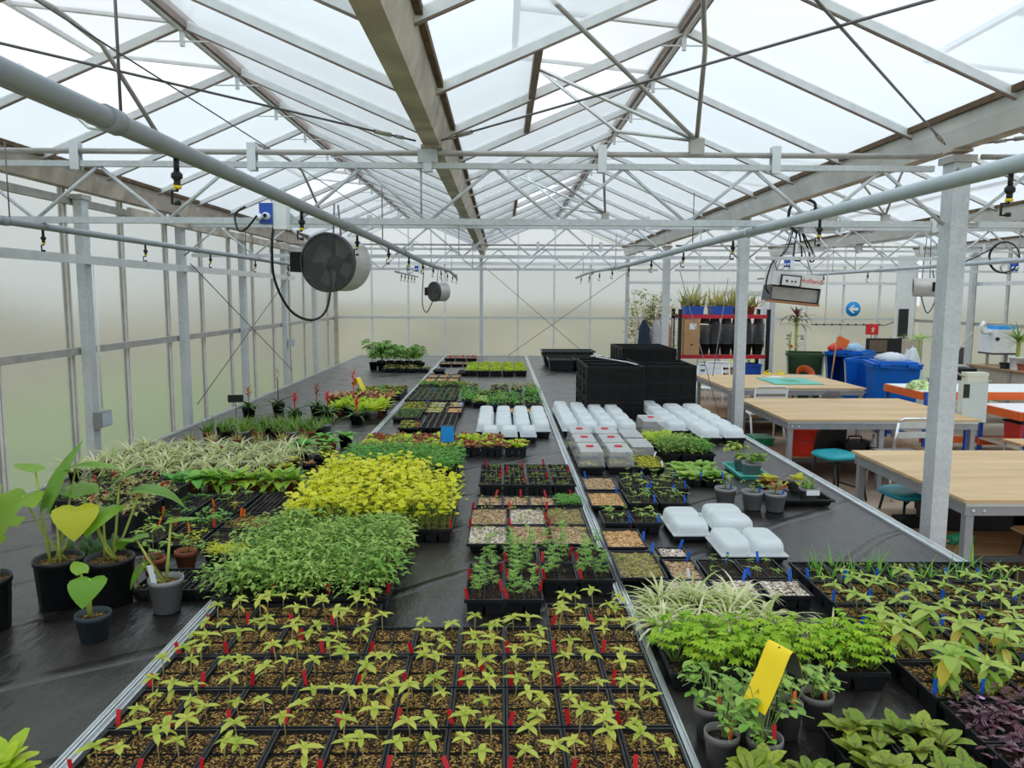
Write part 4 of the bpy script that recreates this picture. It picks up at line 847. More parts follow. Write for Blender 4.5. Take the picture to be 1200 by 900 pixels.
def dome(x0, x1, y0, y1, label, group, h=.07, th=.05, humps=1, rz=0):
    w, d = x1-x0-.006, y1-y0-.006
    t = thing('propagator', label, 'propagator', ((x0+x1)/2, (y0+y1)/2, TOP), group, rz)
    link('tray_shell', tray_mesh(w-.01, d-.01, th, 2, 2, pockets=False), t); link('compost', soil_mesh(w-.03, d-.03, 'soil', 0), t, (0, 0, th-.015))
    link('dome_lid', dome_mesh(w, d, h, humps), t, (0, 0, th+.001))
    return t
for c in range(3): dome(-.17+c*.165, -.02+c*.165, 6.56, 6.80, f'small frosted propagator in front of the dome rows, {("left","middle","right")[c]} of three', 'propagators on the middle bench')
for c in range(4):
    for r in range(3): dome(-.23+c*.172, -.23+(c+1)*.172-.012, 6.83+r*.38, 6.83+(r+1)*.38-.012, f'frosted domed propagator, {ORD[c]} column from left, {("front","middle","back")[r]} row, on the middle bench', 'propagators on the middle bench', .08)
for c in range(4):
    for r in range(4): dome(.545+c*.172, .545+(c+1)*.172-.012, 6.78+r*.37+(.08 if c == 0 else 0), 6.78+(r+1)*.37-.012+(.08 if c == 0 else 0), f'frosted domed propagator before the black crates, {ORD[c]} column from left, {ORD[r]} row from the front', 'propagators before the crates', .08)
for c in range(3):
    for r in range(5): dome(1.50+c*.21, 1.50+(c+1)*.21-.012, 6.55+r*.345+(.35 if c == 0 else 0), 6.55+(r+1)*.345-.012+(.35 if c == 0 else 0), f'low frosted propagator beside the column, {ORD[c]} column from left, {ORD[r]} row from the front', 'propagators near the table column', .065)
dome(.88, 1.085, 3.84, 4.20, 'twin-domed propagator on the black cover, left one of the front cluster', 'front cluster of twin-domed propagators', .062, .035, 2)
dome(1.11, 1.335, 3.90, 4.27, 'twin-domed propagator on the black cover, back right of the front cluster', 'front cluster of twin-domed propagators', .062, .035, 2)
dome(1.04, 1.36, 3.52, 3.83, 'twin-domed propagator nearest the camera in the front cluster', 'front cluster of twin-domed propagators', .062, .035, 1).name = 'propagator'
def fix_front():
    t = [o for o in C.objects if o.get('label') == 'twin-domed propagator nearest the camera in the front cluster'][0]
    for o in list(t.children):
        if o.name.startswith('dome_lid'): o.data = dome_mesh(.30, .32, .062, 2); o.rotation_euler = (0, 0, PI/2)
fix_front()
def clear(x0, x1, y0, y1, label, group, h=.115, vent=True, th=.05, plants='sproutl'):
    w, d = x1-x0-.008, y1-y0-.008
    t = thing('clear_propagator', label, 'propagator', ((x0+x1)/2, (y0+y1)/2, TOP), group)
    link('tray_shell', tray_mesh(w-.01, d-.01, th, 2, 2, pockets=False), t); link('compost', soil_mesh(w-.03, d-.03, 'soil', 1), t, (0, 0, th-.015))
    for k in range(3): link('seedling', R.choice(P[plants]), t, (u(-.3, .3)*w, u(-.3, .3)*d, th-.014), u(0, 6))
    k = ('clear', round(w, 3), round(d, 3), h)
    if k not in CACHE:
        b = MB(); s = .84; rims = [(1.0, 0), (1.0, .008), (.95, .008), (s, h-.012), (s*.94, h), ]
        for q, z in rims:
            for x, y in ((-1, -1), (1, -1), (1, 1), (-1, 1)): b.v.append((x*w/2*q, y*d/2*q, z))
        for j in range(len(rims)-1):
            for i in range(4): b.face([j*4+i, j*4+(i+1) % 4, (j+1)*4+(i+1) % 4, (j+1)*4+i], 1 if j >= 3 else 0)
        b.face([16, 17, 18, 19], 1); CACHE[k] = b.mesh('clear_lid', ('lid', 'lidtop'))
    lid = link('clear_lid', CACHE[k], t, (0, 0, th+.001))
    if vent:
        kk = 'ventm'
        if kk not in CACHE: b = MB(); b.lathe([(.030, 0), (.030, .008), (.010, .010), (.0005, .010)], 14); CACHE[kk] = b.mesh('vent_dial', ('red',))
        link('vent_dial', CACHE[kk], lid, (0, 0, h))
    return t
for r in range(3):
    for c in range(2): clear(.545+c*.21, .545+(c+1)*.21-.008, 5.39+r*.38, 5.39+(r+1)*.38-.02, f'tall clear propagator with red vent dial, {("left","right")[c]} column, {("front","middle","back")[r]} row', 'clear propagators with red dials')
for r in range(2): clear(.98, 1.18, 5.78+r*.42, 5.78+(r+1)*.42-.05, f'clear propagator without dial beside the red-dialled ones, {("nearer","farther")[r]}', 'low clear propagators', .075, False)
clear(1.235, 1.47, 6.72, 7.12, 'lone clear propagator with red dial between the frosted domes', 'clear propagators with red dials', .12)
tray('seed_tray', 'open tray of yellow-green sprouts with two white labels beside clear propagators', 'seed tray', .975, 1.17, 5.35, 5.74, .06, 1, 1, 'soil', 'sproutl', (4, 5), 1, sc=(.8, 1.3), tags=[('whitel', .9, .1), ('whitel', .9, .95)])

# right bench, trays of grit and young plants
def right_trays():
    g = 'seed trays on the right bench'
    def gt(x0, x1, y0, y1, mat, desc, tg=(), pl=None, gr=(4, 5), pr=.3):
        tray('seed_tray', desc, 'seed tray', x0, x1, y0, y1, .05, 1, 1, mat, pl, gr, pr, tags=tg, group=g, sl=.008)
    gt(.535, .745, 4.76, 5.10, 'grit', 'tray of tan grit in front of the clear propagators', [('bluel', .15, .95)])
    gt(.525, .735, 4.38, 4.70, 'grito', 'tray of orange grit, second behind the rail from the propagators', [('bluel', .9, .9)])
    gt(.515, .715, 3.63, 3.93, 'grito', 'tray of coarse orange grit by the rail with leaning blue label', [('bluel', .97, .35)])
    gt(.515, .725, 3.22, 3.58, 'gritg', 'tray of mossy brown grit by the rail behind the spider plants', [('bluel', .95, .95)], 'sprout', (5, 6), .4)
    gt(.745, .885, 3.49, 3.64, 'gritp', 'small tray of pale pinkish grit with blue label', [('bluel', .85, .9)])
    gt(.74, .885, 3.20, 3.46, 'grit', 'small tray of brown grit with blue and white labels', [('bluel', .8, .95), ('whitel', .5, .05)])
    for x0, x1, y0, y1, d in ((.77, .965, 4.75, 5.10, 'back left'), (.975, 1.19, 4.75, 5.10, 'back right'), (.745, .92, 4.40, 4.72, 'front left'), (.93, 1.10, 4.40, 4.72, 'front right')):
        tray('seedling_pack', f'pack of dark compost with leafy seedlings, {d} of the square of four', 'seedling tray', x0, x1, y0, y1, .06, 3, 2, 'soild', 'sproutb', (3, 2), .85, tags=[('bluel', .9, .9), ('bluel', .9, .1)], group='four packs of leafy seedlings')
    for x0, x1, d in ((.545, .70, 'left'), (.705, .86, 'right')):
        tray('seedling_pack', f'two-cell pack of taller seedlings before the square of four, {d} one', 'seedling tray', x0, x1, 4.0, 4.24, .06, 2, 2, 'soild', 'sproutb', (2, 2), .9, sc=(1, 1.3), tags=[('bluel', .9, .1)], group='two-cell seedling packs')
    tray('seedling_pack', 'pack of sparse seedlings below the front propagators, left one', 'seedling tray', .90, 1.07, 3.22, 3.46, .05, 2, 1, 'soild', 'sproutb', (2, 2), .75, sc=(.5, .7), tags=[('bluel', .8, .95)], group='sparse seedling packs')
    tray('seedling_pack', 'pack of sparse seedlings below the front propagators, right one', 'seedling tray', 1.075, 1.26, 3.22, 3.46, .05, 2, 1, 'soild', 'sproutb', (2, 2), .9, sc=(.6, .85), tags=[('bluel', .6, .95), ('bluel', .05, .1)], group='sparse seedling packs')
    for x0, d in ((.69, 'behind the spider plants, left'), (.885, 'behind the spider plants, right'), (1.085, 'with tall blue label at its back corner')):
        tray('cell_tray', f'twelve-cell tray of pale grit {d}', 'seed tray', x0, x0+.185, 3.0, 3.19, .055, 3, 4, 'gritp', None, tags=[('bluel', .8, .95)] if x0 > .8 else [], group='twelve-cell grit trays', sl=.006)
    # leafy trays behind
    tray('salad_tray', 'tray of bright yellow-green frilly salad beside the low propagators', 'seedling tray', 1.22, 1.42, 6.25, 6.58, .06, 2, 2, 'soild', 'lettb', (3, 3), 1, group=None)
    for k in range(3): tray('herb_tray', f'tray of mid-green leafy plants behind the broad-leaved tray, {("left","middle","right")[k]}', 'seedling tray', 1.24+k*.135, 1.24+(k+1)*.135-.004, 5.80, 6.15, .06, 2, 3, 'soild', ('lush', 'lush', 'basil')[k], (2, 3), 1, group='mid-green trays by the propagators')
    for k in range(2): tray('seedling_tray', f'tray of broad-leaved green seedlings with blue labels, {("left","right")[k]}', 'seedling tray', 1.20+k*.15, 1.20+(k+1)*.15-.004, 5.02, 5.45, .06, 2, 3, 'soild', 'cabb', (2, 3), 1, tags=[('bluel', .9, .05)], group='broad-leaved seedling trays', sc=(.9, 1.2))
    for k, (x, y, m) in enumerate(((1.36, 4.58, 'potgrey'), (1.50, 4.50, 'potgrey'), (1.62, 4.46, 'potgrey'))):
        t = potted('potted_vine', f'grey pot of trailing seedlings with blue label, {("left","middle","right")[k]} of three', 'plant pot', x, y, .065, .11, m, 'vine', 'three grey pots of trailing seedlings', sc=.85)
        link('plant_label', stick_mesh('bluel'), t, (.03, -.02, .09), rot=(.2, -.3+.3*k, .3))
    t = solid('drip_tray', MB().cell(-.1, .1, -.21, .21, 0, .035, 0, .92).box(-.11, .11, -.22, -.205, .028, .036).box(-.11, .11, .205, .22, .028, .036).box(-.11, -.095, -.205, .205, .028, .036).box(.095, .11, -.205, .205, .028, .036), ('tealt',), 'turquoise drip tray under two potted plants', 'tray', (1.75, 5.42, TOP))
    potted('potted_plant', 'large mixed-leaf plant in grey pot at front of turquoise tray', 'plant pot', 1.76, 5.33, .07, .10, 'potgrey', 'pothos', None, TOP+.006, 1.0); potted('potted_plant', 'trailing mixed-leaf plant at the back of the turquoise tray', 'plant pot', 1.75, 5.52, .06, .09, 'potgrey', 'pothos', None, TOP+.006, 1.1)
    solid('drip_tray', MB().cell(-.17, .17, -.24, .24, 0, .04, 0, .92).box(-.18, .18, -.25, -.23, .03, .042).box(-.18, .18, .23, .25, .03, .042).box(-.18, -.165, -.23, .23, .03, .042).box(.165, .18, -.23, .23, .03, .042), ('blackm',), 'black drip tray of colourful potted plants near the bench edge', 'tray', (1.83, 4.78, TOP))
    for x, y, pl, m, l in ((1.74, 4.92, 'coleus', 'terracotta', 'yellow-green leafed pot plant at the back of the black drip tray'), (1.72, 4.70, 'bronze', 'terracotta', 'bronze-leaved pot plant at the front of the black drip tray'), (1.90, 4.66, 'haw', 'potgrey', 'bright spiky plant with white label in the black drip tray'), (1.92, 4.90, 'coleus', 'potgrey', 'small yellow plant at the back right of the black drip tray')):
        t = potted('potted_plant', l, 'plant pot', x, y, .06, .085, m, pl, 'plants in the black drip tray', TOP+.006, 1)
        if 'white' in l: link('plant_label', MB().box(-.04, .04, -.002, .002, 0, .03).mesh('plant_label', ('whitel',)), t, (0, -.067, .05))
right_trays()
def seed_block():
    x0, p = 1.295, .146; rows = [(2.17, 2.41), (2.415, 2.65), (2.655, 2.89), (2.895, 3.13), (3.135, 3.37)]
    for r, (a, c_) in enumerate(rows):
        kind = ['big', ('big', 'mid'), 'mid', 'mid', ('leek', 'sprout')][r]
        for c in range(6):
            tray('seedling_pack', f'pack of {("large drooping","large","medium","small","onion and small")[r]} seedlings, {ORD[c]} from left, {ORD[r]} row of the right-hand block', 'seedling tray', x0+c*p, x0+(c+1)*p, a, c_, .07, 2, 2, 'soil' if r < 4 else 'soild', kind, (2, 2) if r < 4 else (3, 3), .85 if r < 4 else .8, tags=[('bluel', .1, .15)], group='right-hand block of seedling packs', drop=.03, sc=(.8, 1.05) if r < 2 else (.85, 1.2))
    for r in range(2):
        for c in range(2):
            tray('purple_plant_tray', f'tray of purple silver-striped trailing plants, {("left","right")[c]} one of the {("front","back")[r]} pair', 'plant tray', x0+c*.26, x0+(c+1)*.26-.005, 1.72+r*.22, 1.72+(r+1)*.22-.005, .07, 3, 2, 'soild', 'trad', (3, 2), 1, group='purple plant trays', jit=.2)
    t = solid('fallen_petal', MB().disk_leaf((0, 0, 0), 0, .2, .012, 0), ('pink',), 'single pink petal lying at the left front corner of the seedling block', 'petal', (1.42, 2.155, .838)); solid('fallen_petal', MB().disk_leaf((0, 0, 0), 0, .2, .012, 0), ('pink',), 'single pink petal beside the blue label above the purple plants', 'petal', (1.56, 2.16, .838))
seed_block()
def front_right():
    for c in range(3): tray('plant_tray', f'tray of bright green lobed-leaf plants, {("left","middle","right")[c]} of three', 'plant tray', .54+c*.237, .54+(c+1)*.237-.004, 2.335, 2.575, .065, 2, 2, 'soild', 'lobed', (3, 3), .95, group='bright lobed-leaf trays', sc=(.75, .95), tags=[('orangel', .5, .6)] if c == 0 else [])
    for k, (x, y) in enumerate(((.58, 2.68), (.70, 2.74), (.82, 2.70), (.60, 2.84), (.74, 2.90), (.88, 2.84), (.98, 2.74), (.62, 2.98), (.78, 3.0), (.94, 2.95))):
        if y > 2.94: y = 2.93
        potted('spider_plant', f'cream and green spider plant behind the lobed-leaf trays, {ORD[k % 4 if k < 7 else k-7]} in the {("front","middle","back")[0 if k < 3 else 1 if k < 7 else 2]} group of pots', 'plant pot', x, y, .045, .07, 'blackm', 'spider', 'spider plants on the right bench', sc=1.1, n=2)
    potted('spider_plant', 'lone spider plant at the right end of the bright lobed-leaf trays', 'plant pot', 1.19, 2.66, .045, .07, 'blackm', 'spider', None, sc=.8)
    pots = [(.593, 1.95, 'front left'), (.70, 1.925, 'front middle'), (.60, 2.09, 'back left'), (.712, 2.08, 'second back'), (.82, 2.10, 'third back'), (.93, 2.15, 'right back')]
    for k, (x, y, l) in enumerate(pots):
        t = potted('potted_vine', f'grey-brown pot of tangled climbing seedlings, {l} one, orange label', 'plant pot', x, y, .048, .10, 'potbrown', 'vine', 'pots of tangled climbing seedlings', sc=1.05, n=2)
        link('seedling', R.choice(P['vine']), t, (0, 0, .085), 2, .8); link('plant_label', stick_mesh('orangel' if k != 1 else 'red'), t, (.02, -.01, .08), rot=(-.2, .2, .4))
    for r in range(2):
        for c in range(4): tray('sorrel_tray', f'tray of red-veined sorrel plants, {ORD[c]} from left, {("front","back")[r]} row', 'plant tray', .56+c*.165, .56+(c+1)*.165-.004, 1.70+r*.17-(.19 if c < 2 else 0), 1.70+(r+1)*.17-.004-(.19 if c < 2 else 0), .065, 2, 2, 'soild', 'sorrel', (2, 2), 1, group='red-veined sorrel trays', sc=(.5, .8))
    for c in range(2): tray('salad_tray', f'tray of light green salad plants at the bottom left corner, {("front","back")[c]} one', 'plant tray', -1.50, -1.22, 1.52+c*.19, 1.52+(c+1)*.19-.005, .06, 3, 3, 'soild', 'romaine', (4, 3), 1, group='salad trays on the left bench', sc=(.85, 1.15))
front_right()
def sticky(loc, rz, w, h, label, mats, fold=True, stick=.2):
    t = thing('sticky_trap', label, 'sticky trap', loc, None, rz); b = MB()
    if fold:
        pr = [(-.085, -.155), (-.060, -.115), (-.035, -.070), (-.014, -.026), (-.003, -.006), (.006, 0), (.016, -.005), (.028, -.024), (.040, -.055), (.050, -.085)]
        for y, z in pr:
            y, z = y*h/.2, z*h/.2; b.v += [(-w/2, y, z), (w/2, y, z), (-w/2, y*.96, z-.003), (w/2, y*.96, z-.003)]
        for k in range(len(pr)-1): i = k*4; b.face([i, i+1, i+5, i+4], 0, True); b.face([i+2, i+6, i+7, i+3], 1, True)
    else: b.box(-w/2, w/2, -.003, .003, -h, 0, 0); b.box(-w/2-.006, w/2+.006, .003, .012, -h*.9, .006, 1)
    part('card', b, mats, t); part('stick', MB().tube([(0, 0, -stick), (0, 0, -.002)], .003, 5), ('dark',), t)
sticky((.752, 1.99, 1.075), -1.12, .085, .20, 'folded bright yellow sticky card on a stick over the climbing seedlings', ('yellow', 'yback'), True, .29)
sticky((-.42, 5.98, 1.0), 0, .10, .125, 'small blue sticky card on a stick over the herb trays', ('bluecard', 'dark'), False, .24)
sticky((-1.78, 9.6, 1.0), 1.2, .10, .24, 'small folded yellow sticky card far off on the left bench', ('yellow', 'yellow'), True, .24)
sticky((-2.72, 7.9, .99), .2, .14, .07, 'small black stake sign standing by the left wall', ('cable', 'cable'), False, .235)

# far half of the middle bench
def far_middle():
    g = 'small trays on the far half of the middle bench'
    def T(x0, x1, y0, y1, nx, ny, soil, pl, gr, pr, label, tg=(), h=.05, sc=(.9, 1.2)): tray('seed_tray', label, 'seed tray', x0, x1, y0, y1, h, nx, ny, soil, pl, gr, pr, tags=tg, group=g, sc=sc)
    T(-1.09, -.82, 7.62, 8.22, 4, 4, 'soild', 'sproutd', (4, 5), 1, 'pale green plug tray beside the left rail, nearer half'); T(-1.09, -.82, 8.23, 8.82, 4, 4, 'soild', 'sproutl', (4, 5), 1, 'pale green plug tray beside the left rail, farther half', [('bluel', .95, .9)])
    T(-.96, -.76, 7.03, 7.5, 1, 1, 'soild', 'sproutl', (3, 3), .8, 'open black tray of low green sprouts behind the lettuce', [('red', .9, .2)])
    for k in range(5): T(-.75+k*.062, -.75+(k+1)*.062, 7.06, 7.95, 1, 6, 'soild', None, None, 0, f'narrow dark plug strip without plants, {ORD[k]} from the left', [('red', .8, .95)] if k == 4 else [], .05)
    T(-.80, -.62, 8.0, 8.4, 2, 2, 'gritp', 'sproutl', (3, 3), 1, 'pale tray with green sprouts left of the orange-grit tray'); T(-.80, -.62, 8.42, 8.85, 2, 2, 'gritp', 'sproutl', (3, 3), .6, 'pale tray with fewer sprouts behind the pale sprout tray')
    T(-.58, -.42, 8.0, 8.4, 1, 1, 'grito', None, None, 0, 'orange grit tray with red label at the inner end', [('red', .3, .9)]); T(-.58, -.42, 8.42, 8.85, 2, 2, 'gritp', 'sproutl', (3, 3), .4, 'pale grit tray behind the orange grit tray', [('bluel', .95, .2)])
    for k in range(8): T(-1.13+k*.073, -1.13+(k+1)*.073, 8.95, 10.25, 1, 8, 'soild', 'sproutd', (1, 9), .9, f'long narrow plug strip running away beside the rail, {ORD[k]} from left', [('red', .5, .3)] if k in (4, 7) else [('bluel', .5, .7)] if k == 3 else [], .05, (.7, 1))
    for k in range(5): T(-1.13+k*.135, -1.13+(k+1)*.135-.01, 10.4, 10.85, 2, 2, 'soild', 'fargr', (2, 2), 1, f'pack of short green plants behind the narrow strips, {ORD[k]} from left', [('red', .5, .9)] if k == 4 else [])
    for r in range(2):
        for k in range(3): T(-1.12+k*.17, -1.12+(k+1)*.17-.01, 10.95+r*.55, 10.95+(r+1)*.55-.05, 1, 1, 'grito' if r == 0 else 'grit', 'sprout', (2, 2), .5, f'shallow tray of {("orange","brown")[r]} grit, {ORD[k]} from left, far along the rail', [('red', .9, .9)] if (r, k) == (0, 1) else [('yellow', .7, .9)] if (r, k) == (1, 1) else [])
    T(-1.12, -.92, 12.55, 12.9, 1, 1, 'soild', None, None, 0, 'dark tray by the rail with blue label at the corner', [('bluel', .95, .5)]); T(-.70, -.5, 12.2, 12.7, 2, 2, 'soild', None, None, 0, 'dark empty tray with blue and red labels beside the clipped greens', [('bluel', .9, .8), ('red', .95, .2)])
    for k in range(3): T(-1.12+k*.215, -1.12+(k+1)*.215-.01, 13.8, 14.3, 2, 2, 'grit', None, None, 0, f'brown tray near the bench end, {ORD[k]} from left, second row from the end')
    for k in range(3): T(-1.12+k*.215, -1.12+(k+1)*.215-.01, 15.1, 15.6, 2, 2, 'grit', None, None, 0, f'brown tray crowded with red labels at the bench end, {ORD[k]} from left', [('red', u(.05, .95), u(.1, .9)) for _ in range(6)])
    for k in range(5):
        tray('seedling_tray', f'block of clipped bright green seedlings far down the bench, {ORD[k]} of five from left', 'seedling tray', -.585+k*.2, -.585+(k+1)*.2-.008, 12.2, 13.8, .08, 4, 8, 'soild', 'lettb', (4, 9), 1, group='five far green blocks', sc=(.35, .5))
    j = 0
    for y0, y1, xs in ((7.62, 8.05, (.03, .25)), ): 
        for k, x in enumerate(xs): T(x, x+.2, 8.0, 8.38, 1, 1, 'grito', None, None, 0, f'orange grit tray just behind the frosted domes, {("left","right")[k]} one', [('orangel', .7, .5)] if k == 0 else [])
    for k, (x0, x1, y0, y1, pl) in enumerate(((-.46, -.34, 8.85, 9.35, 'far'), (-.33, -.16, 8.7, 9.2, 'cabb'), (-.15, .03, 8.4, 8.9, 'basil'), (.05, .24, 8.45, 8.95, 'far'), (.26, .46, 8.45, 8.95, 'far'), (-.5, -.30, 9.4, 10.0, 'far'), (-.29, -.12, 9.25, 9.8, 'fargr'), (-.1, .06, 9.0, 9.6, 'fargr'), (.08, .26, 9.05, 9.6, 'far'), (.28, .47, 9.05, 9.6, 'basil'), (-.5, -.3, 10.1, 10.6, 'olive'), (-.15, .1, 9.8, 10.5, 'olive'), (.12, .28, 9.8, 10.4, 'olive'), (.3, .47, 9.8, 10.4, 'olive'))):
        row = 'front' if k < 5 else 'middle' if k < 10 else 'back'; n = k if k < 5 else k-5 if k < 10 else k-10
        tray('seedling_pack', f'pack of mixed young plants behind the domes, {ORD[n]} from left in the {row} row', 'seedling tray', x0, x1-.004, y0, y1, .06, 2, 3, 'soild', pl, (2, 3), .9, tags=[('bluel', u(.2, .9), u(.1, .9)) for _ in range(R.choice((0, 1, 2)))]+([('yellow', .5, .9)] if k == 12 else []), group='packs of mixed young plants', sc=(.9, 1.25))
far_middle()

# left bench
def leaf_part(t, mat, p, yaw, p0, p1, L, W, petiole, notch=False):
    q = Vector(p); b = MB(); mid = (q.x*.45+petiole[0]*.55, q.y*.45+petiole[1]*.55, q.z*.55+.02)
    b.tube([petiole, mid, q], .007, 6, 1, .004); n = 6; k0 = len(b.v); dh = Vector((math.cos(yaw), math.sin(yaw), 0)); sd = Vector((-math.sin(yaw), math.cos(yaw), 0)); pos = q
    prof = [.62, .98, 1.0, .88, .66, .36, .0]; L *= 1.18; W *= 1.22
    pos = q-dh*L*.12
    for i in range(n+1):
        a = p0+(p1-p0)*i/n; d = dh*math.cos(a)+Vector((0, 0, math.sin(a))); nr = Vector((0, 0, 1))*math.cos(a)-dh*math.sin(a)
        if i: pos = pos+d*(L*1.12/n)
        w = prof[i]*W/2; back = d*(-L*.10 if i == 0 else 0)
        b.v += [tuple(pos), tuple(pos+sd*w*.5+nr*w*.16+back*.6), tuple(pos+sd*w+nr*w*.12+back), tuple(pos-sd*w*.5+nr*w*.16+back*.6), tuple(pos-sd*w+nr*w*.12+back)]
    for i in range(n):
        k = k0+5*i
        for a_, c_ in ((0, 1), (1, 2)):
            if notch and i in (2, 4) and a_ == 1: continue
            b.face([k+a_, k+5+a_, k+5+c_, k+c_], 0, True)
        for a_, c_ in ((0, 3), (3, 4)): b.face([k+c_, k+5+c_, k+5+a_, k+a_], 0, True)
    part('leaf', b, (mat, 'petiole'), t)
def monsteras():
    t = potted('potted_monstera', 'cheese plant in large black pot with one yellowing leaf, left bench', 'plant pot', -1.79, 3.06, .095, .20, 'black', None, None, tap=.82, soil='soil')
    for mat, p, yaw, p0, p1, L, W, no in (('monst', (-.09, -.06, .47), -1.9, -.3, -1.35, .17, .19, True), ('monsty', (.14, -.10, .43), -1.2, -.1, -1.2, .125, .135, False), ('monst', (.08, .02, .56), .1, .25, -.25, .15, .10, False), ('monst', (.02, -.03, .42), .9, 1.2, .9, .22, .10, False), ('monst', (-.05, -.03, .56), 2.9, .3, .1, .09, .08, False)): leaf_part(t, mat, p, yaw, p0, p1, L, W, (u(-.02, .02), u(-.02, .02), .18), no)
    part('dry_leaf', MB().leaf((-.11, -.12, .37), 3.2, -.6, -1.4, .10, .05, 'lance', 4, .6), ('dryl',), t)
    t = potted('potted_monstera', 'black pot of heart-leaved plant behind the small potted seedling', 'plant pot', -1.60, 3.09, .095, .19, 'black', None, None, tap=.85, soil='soil')
    for mat, p, yaw, p0, p1, L, W in (('monst', (0, -.03, .40), -1.5, .3, -.9, .15, .16), ('monst', (-.10, .0, .45), 2.7, .5, -.5, .15, .14), ('monst', (.03, .05, .48), .3, .8, .1, .12, .11), ('monst', (.13, .02, .46), .3, .2, -.9, .17, .13), ('monst', (-.04, -.02, .36), -2.2, .2, -1.0, .12, .10)): leaf_part(t, mat, p, yaw, p0, p1, L, W, (u(-.03, .03), u(-.03, .03), .17))
    part('dry_leaf', MB().leaf((-.10, -.03, .13), 3.6, -1.0, -1.5, .11, .05, 'lance', 4, .7), ('dryl',), t)
    t = potted('potted_seedling', 'small blue-black pot with a single heart leaf, standing in front of black pots', 'plant pot', -1.49, 2.74, .062, .10, 'potblue', None, None, soil='soil')
    leaf_part(t, 'monst', (.012, -.03, .235), -1.4, .0, -1.1, .10, .105, (-.01, 0, .08)); leaf_part(t, 'monst', (-.035, .0, .25), 2.4, .6, .2, .06, .05, (-.01, 0, .08))
    t = potted('potted_monstera', 'grey pot with white label and sparse heart-leaved plant near the left rail', 'plant pot', -1.335, 3.0, .068, .135, 'potgrey', None, None, tap=.75, soil='soil')
    for mat, p, yaw, p0, p1, L, W in (('monst', (-.10, -.02, .30), 2.6, .2, -1.0, .11, .10), ('monst', (.03, .0, .36), .2, .2, .0, .10, .05), ('monst', (-.08, -.02, .20), 3.9, -.6, -1.3, .09, .05)): leaf_part(t, mat, p, yaw, p0, p1, L, W, (0, 0, .11))
    link('plant_label', stick_mesh('whitel', .022, .10), t, (-.02, -.05, .11), rot=(.15, -.12, 0)); part('dry_tendril', MB().tube([(0, 0, .12), (-.06, -.02, .24), (.0, -.03, .25)], .003, 4).tube([(-.02, 0, .12), (-.1, -.03, .2), (-.09, -.05, .13)], .003, 4), ('plye',), t)
    t = potted('potted_monstera', 'black pot cut off by the left edge of the picture', 'plant pot', -1.945, 2.83, .10, .2, 'black', None, None, tap=.85, soil='soil')
    leaf_part(t, 'monst', (.03, -.06, .27), -.6, -.2, -.9, .10, .10, (0, 0, .18)); leaf_part(t, 'monst', (.0, .0, .50), 2.0, .5, -.2, .14, .13, (0, 0, .18))
    for k in range(7):
        x, y = -1.86+.062*(k % 4)+.03*(k > 3), 3.32+.09*(k > 3); t = potted('potted_cactus', f'small potted green cactus behind the cheese plant, {ORD[k % 4]} from left in the {("front","back")[k > 3]} line', 'plant pot', x-.02, y, .03, .06, 'blackm', None, 'little cactus pots')
        for q in range(3): part('cactus_stem', MB().lathe([(.012, .04), (.017, .07), (.016, .12+.02*q), (.008, .15+.02*q), (.0005, .155+.02*q)], 8, c=(.016*math.cos(q*2.1), .016*math.sin(q*2.1))), ('cactus',), t)
    for k, (x, y) in enumerate(((-1.56, 3.40), (-1.46, 3.50))): potted('potted_seedling', f'terracotta pot of straggly light green plant, {("left","right")[k]}, behind the pots', 'plant pot', x, y, .05, .08, 'terracotta', 'vine', 'terracotta pots behind the heart-leaved plants', sc=1)
monsteras()
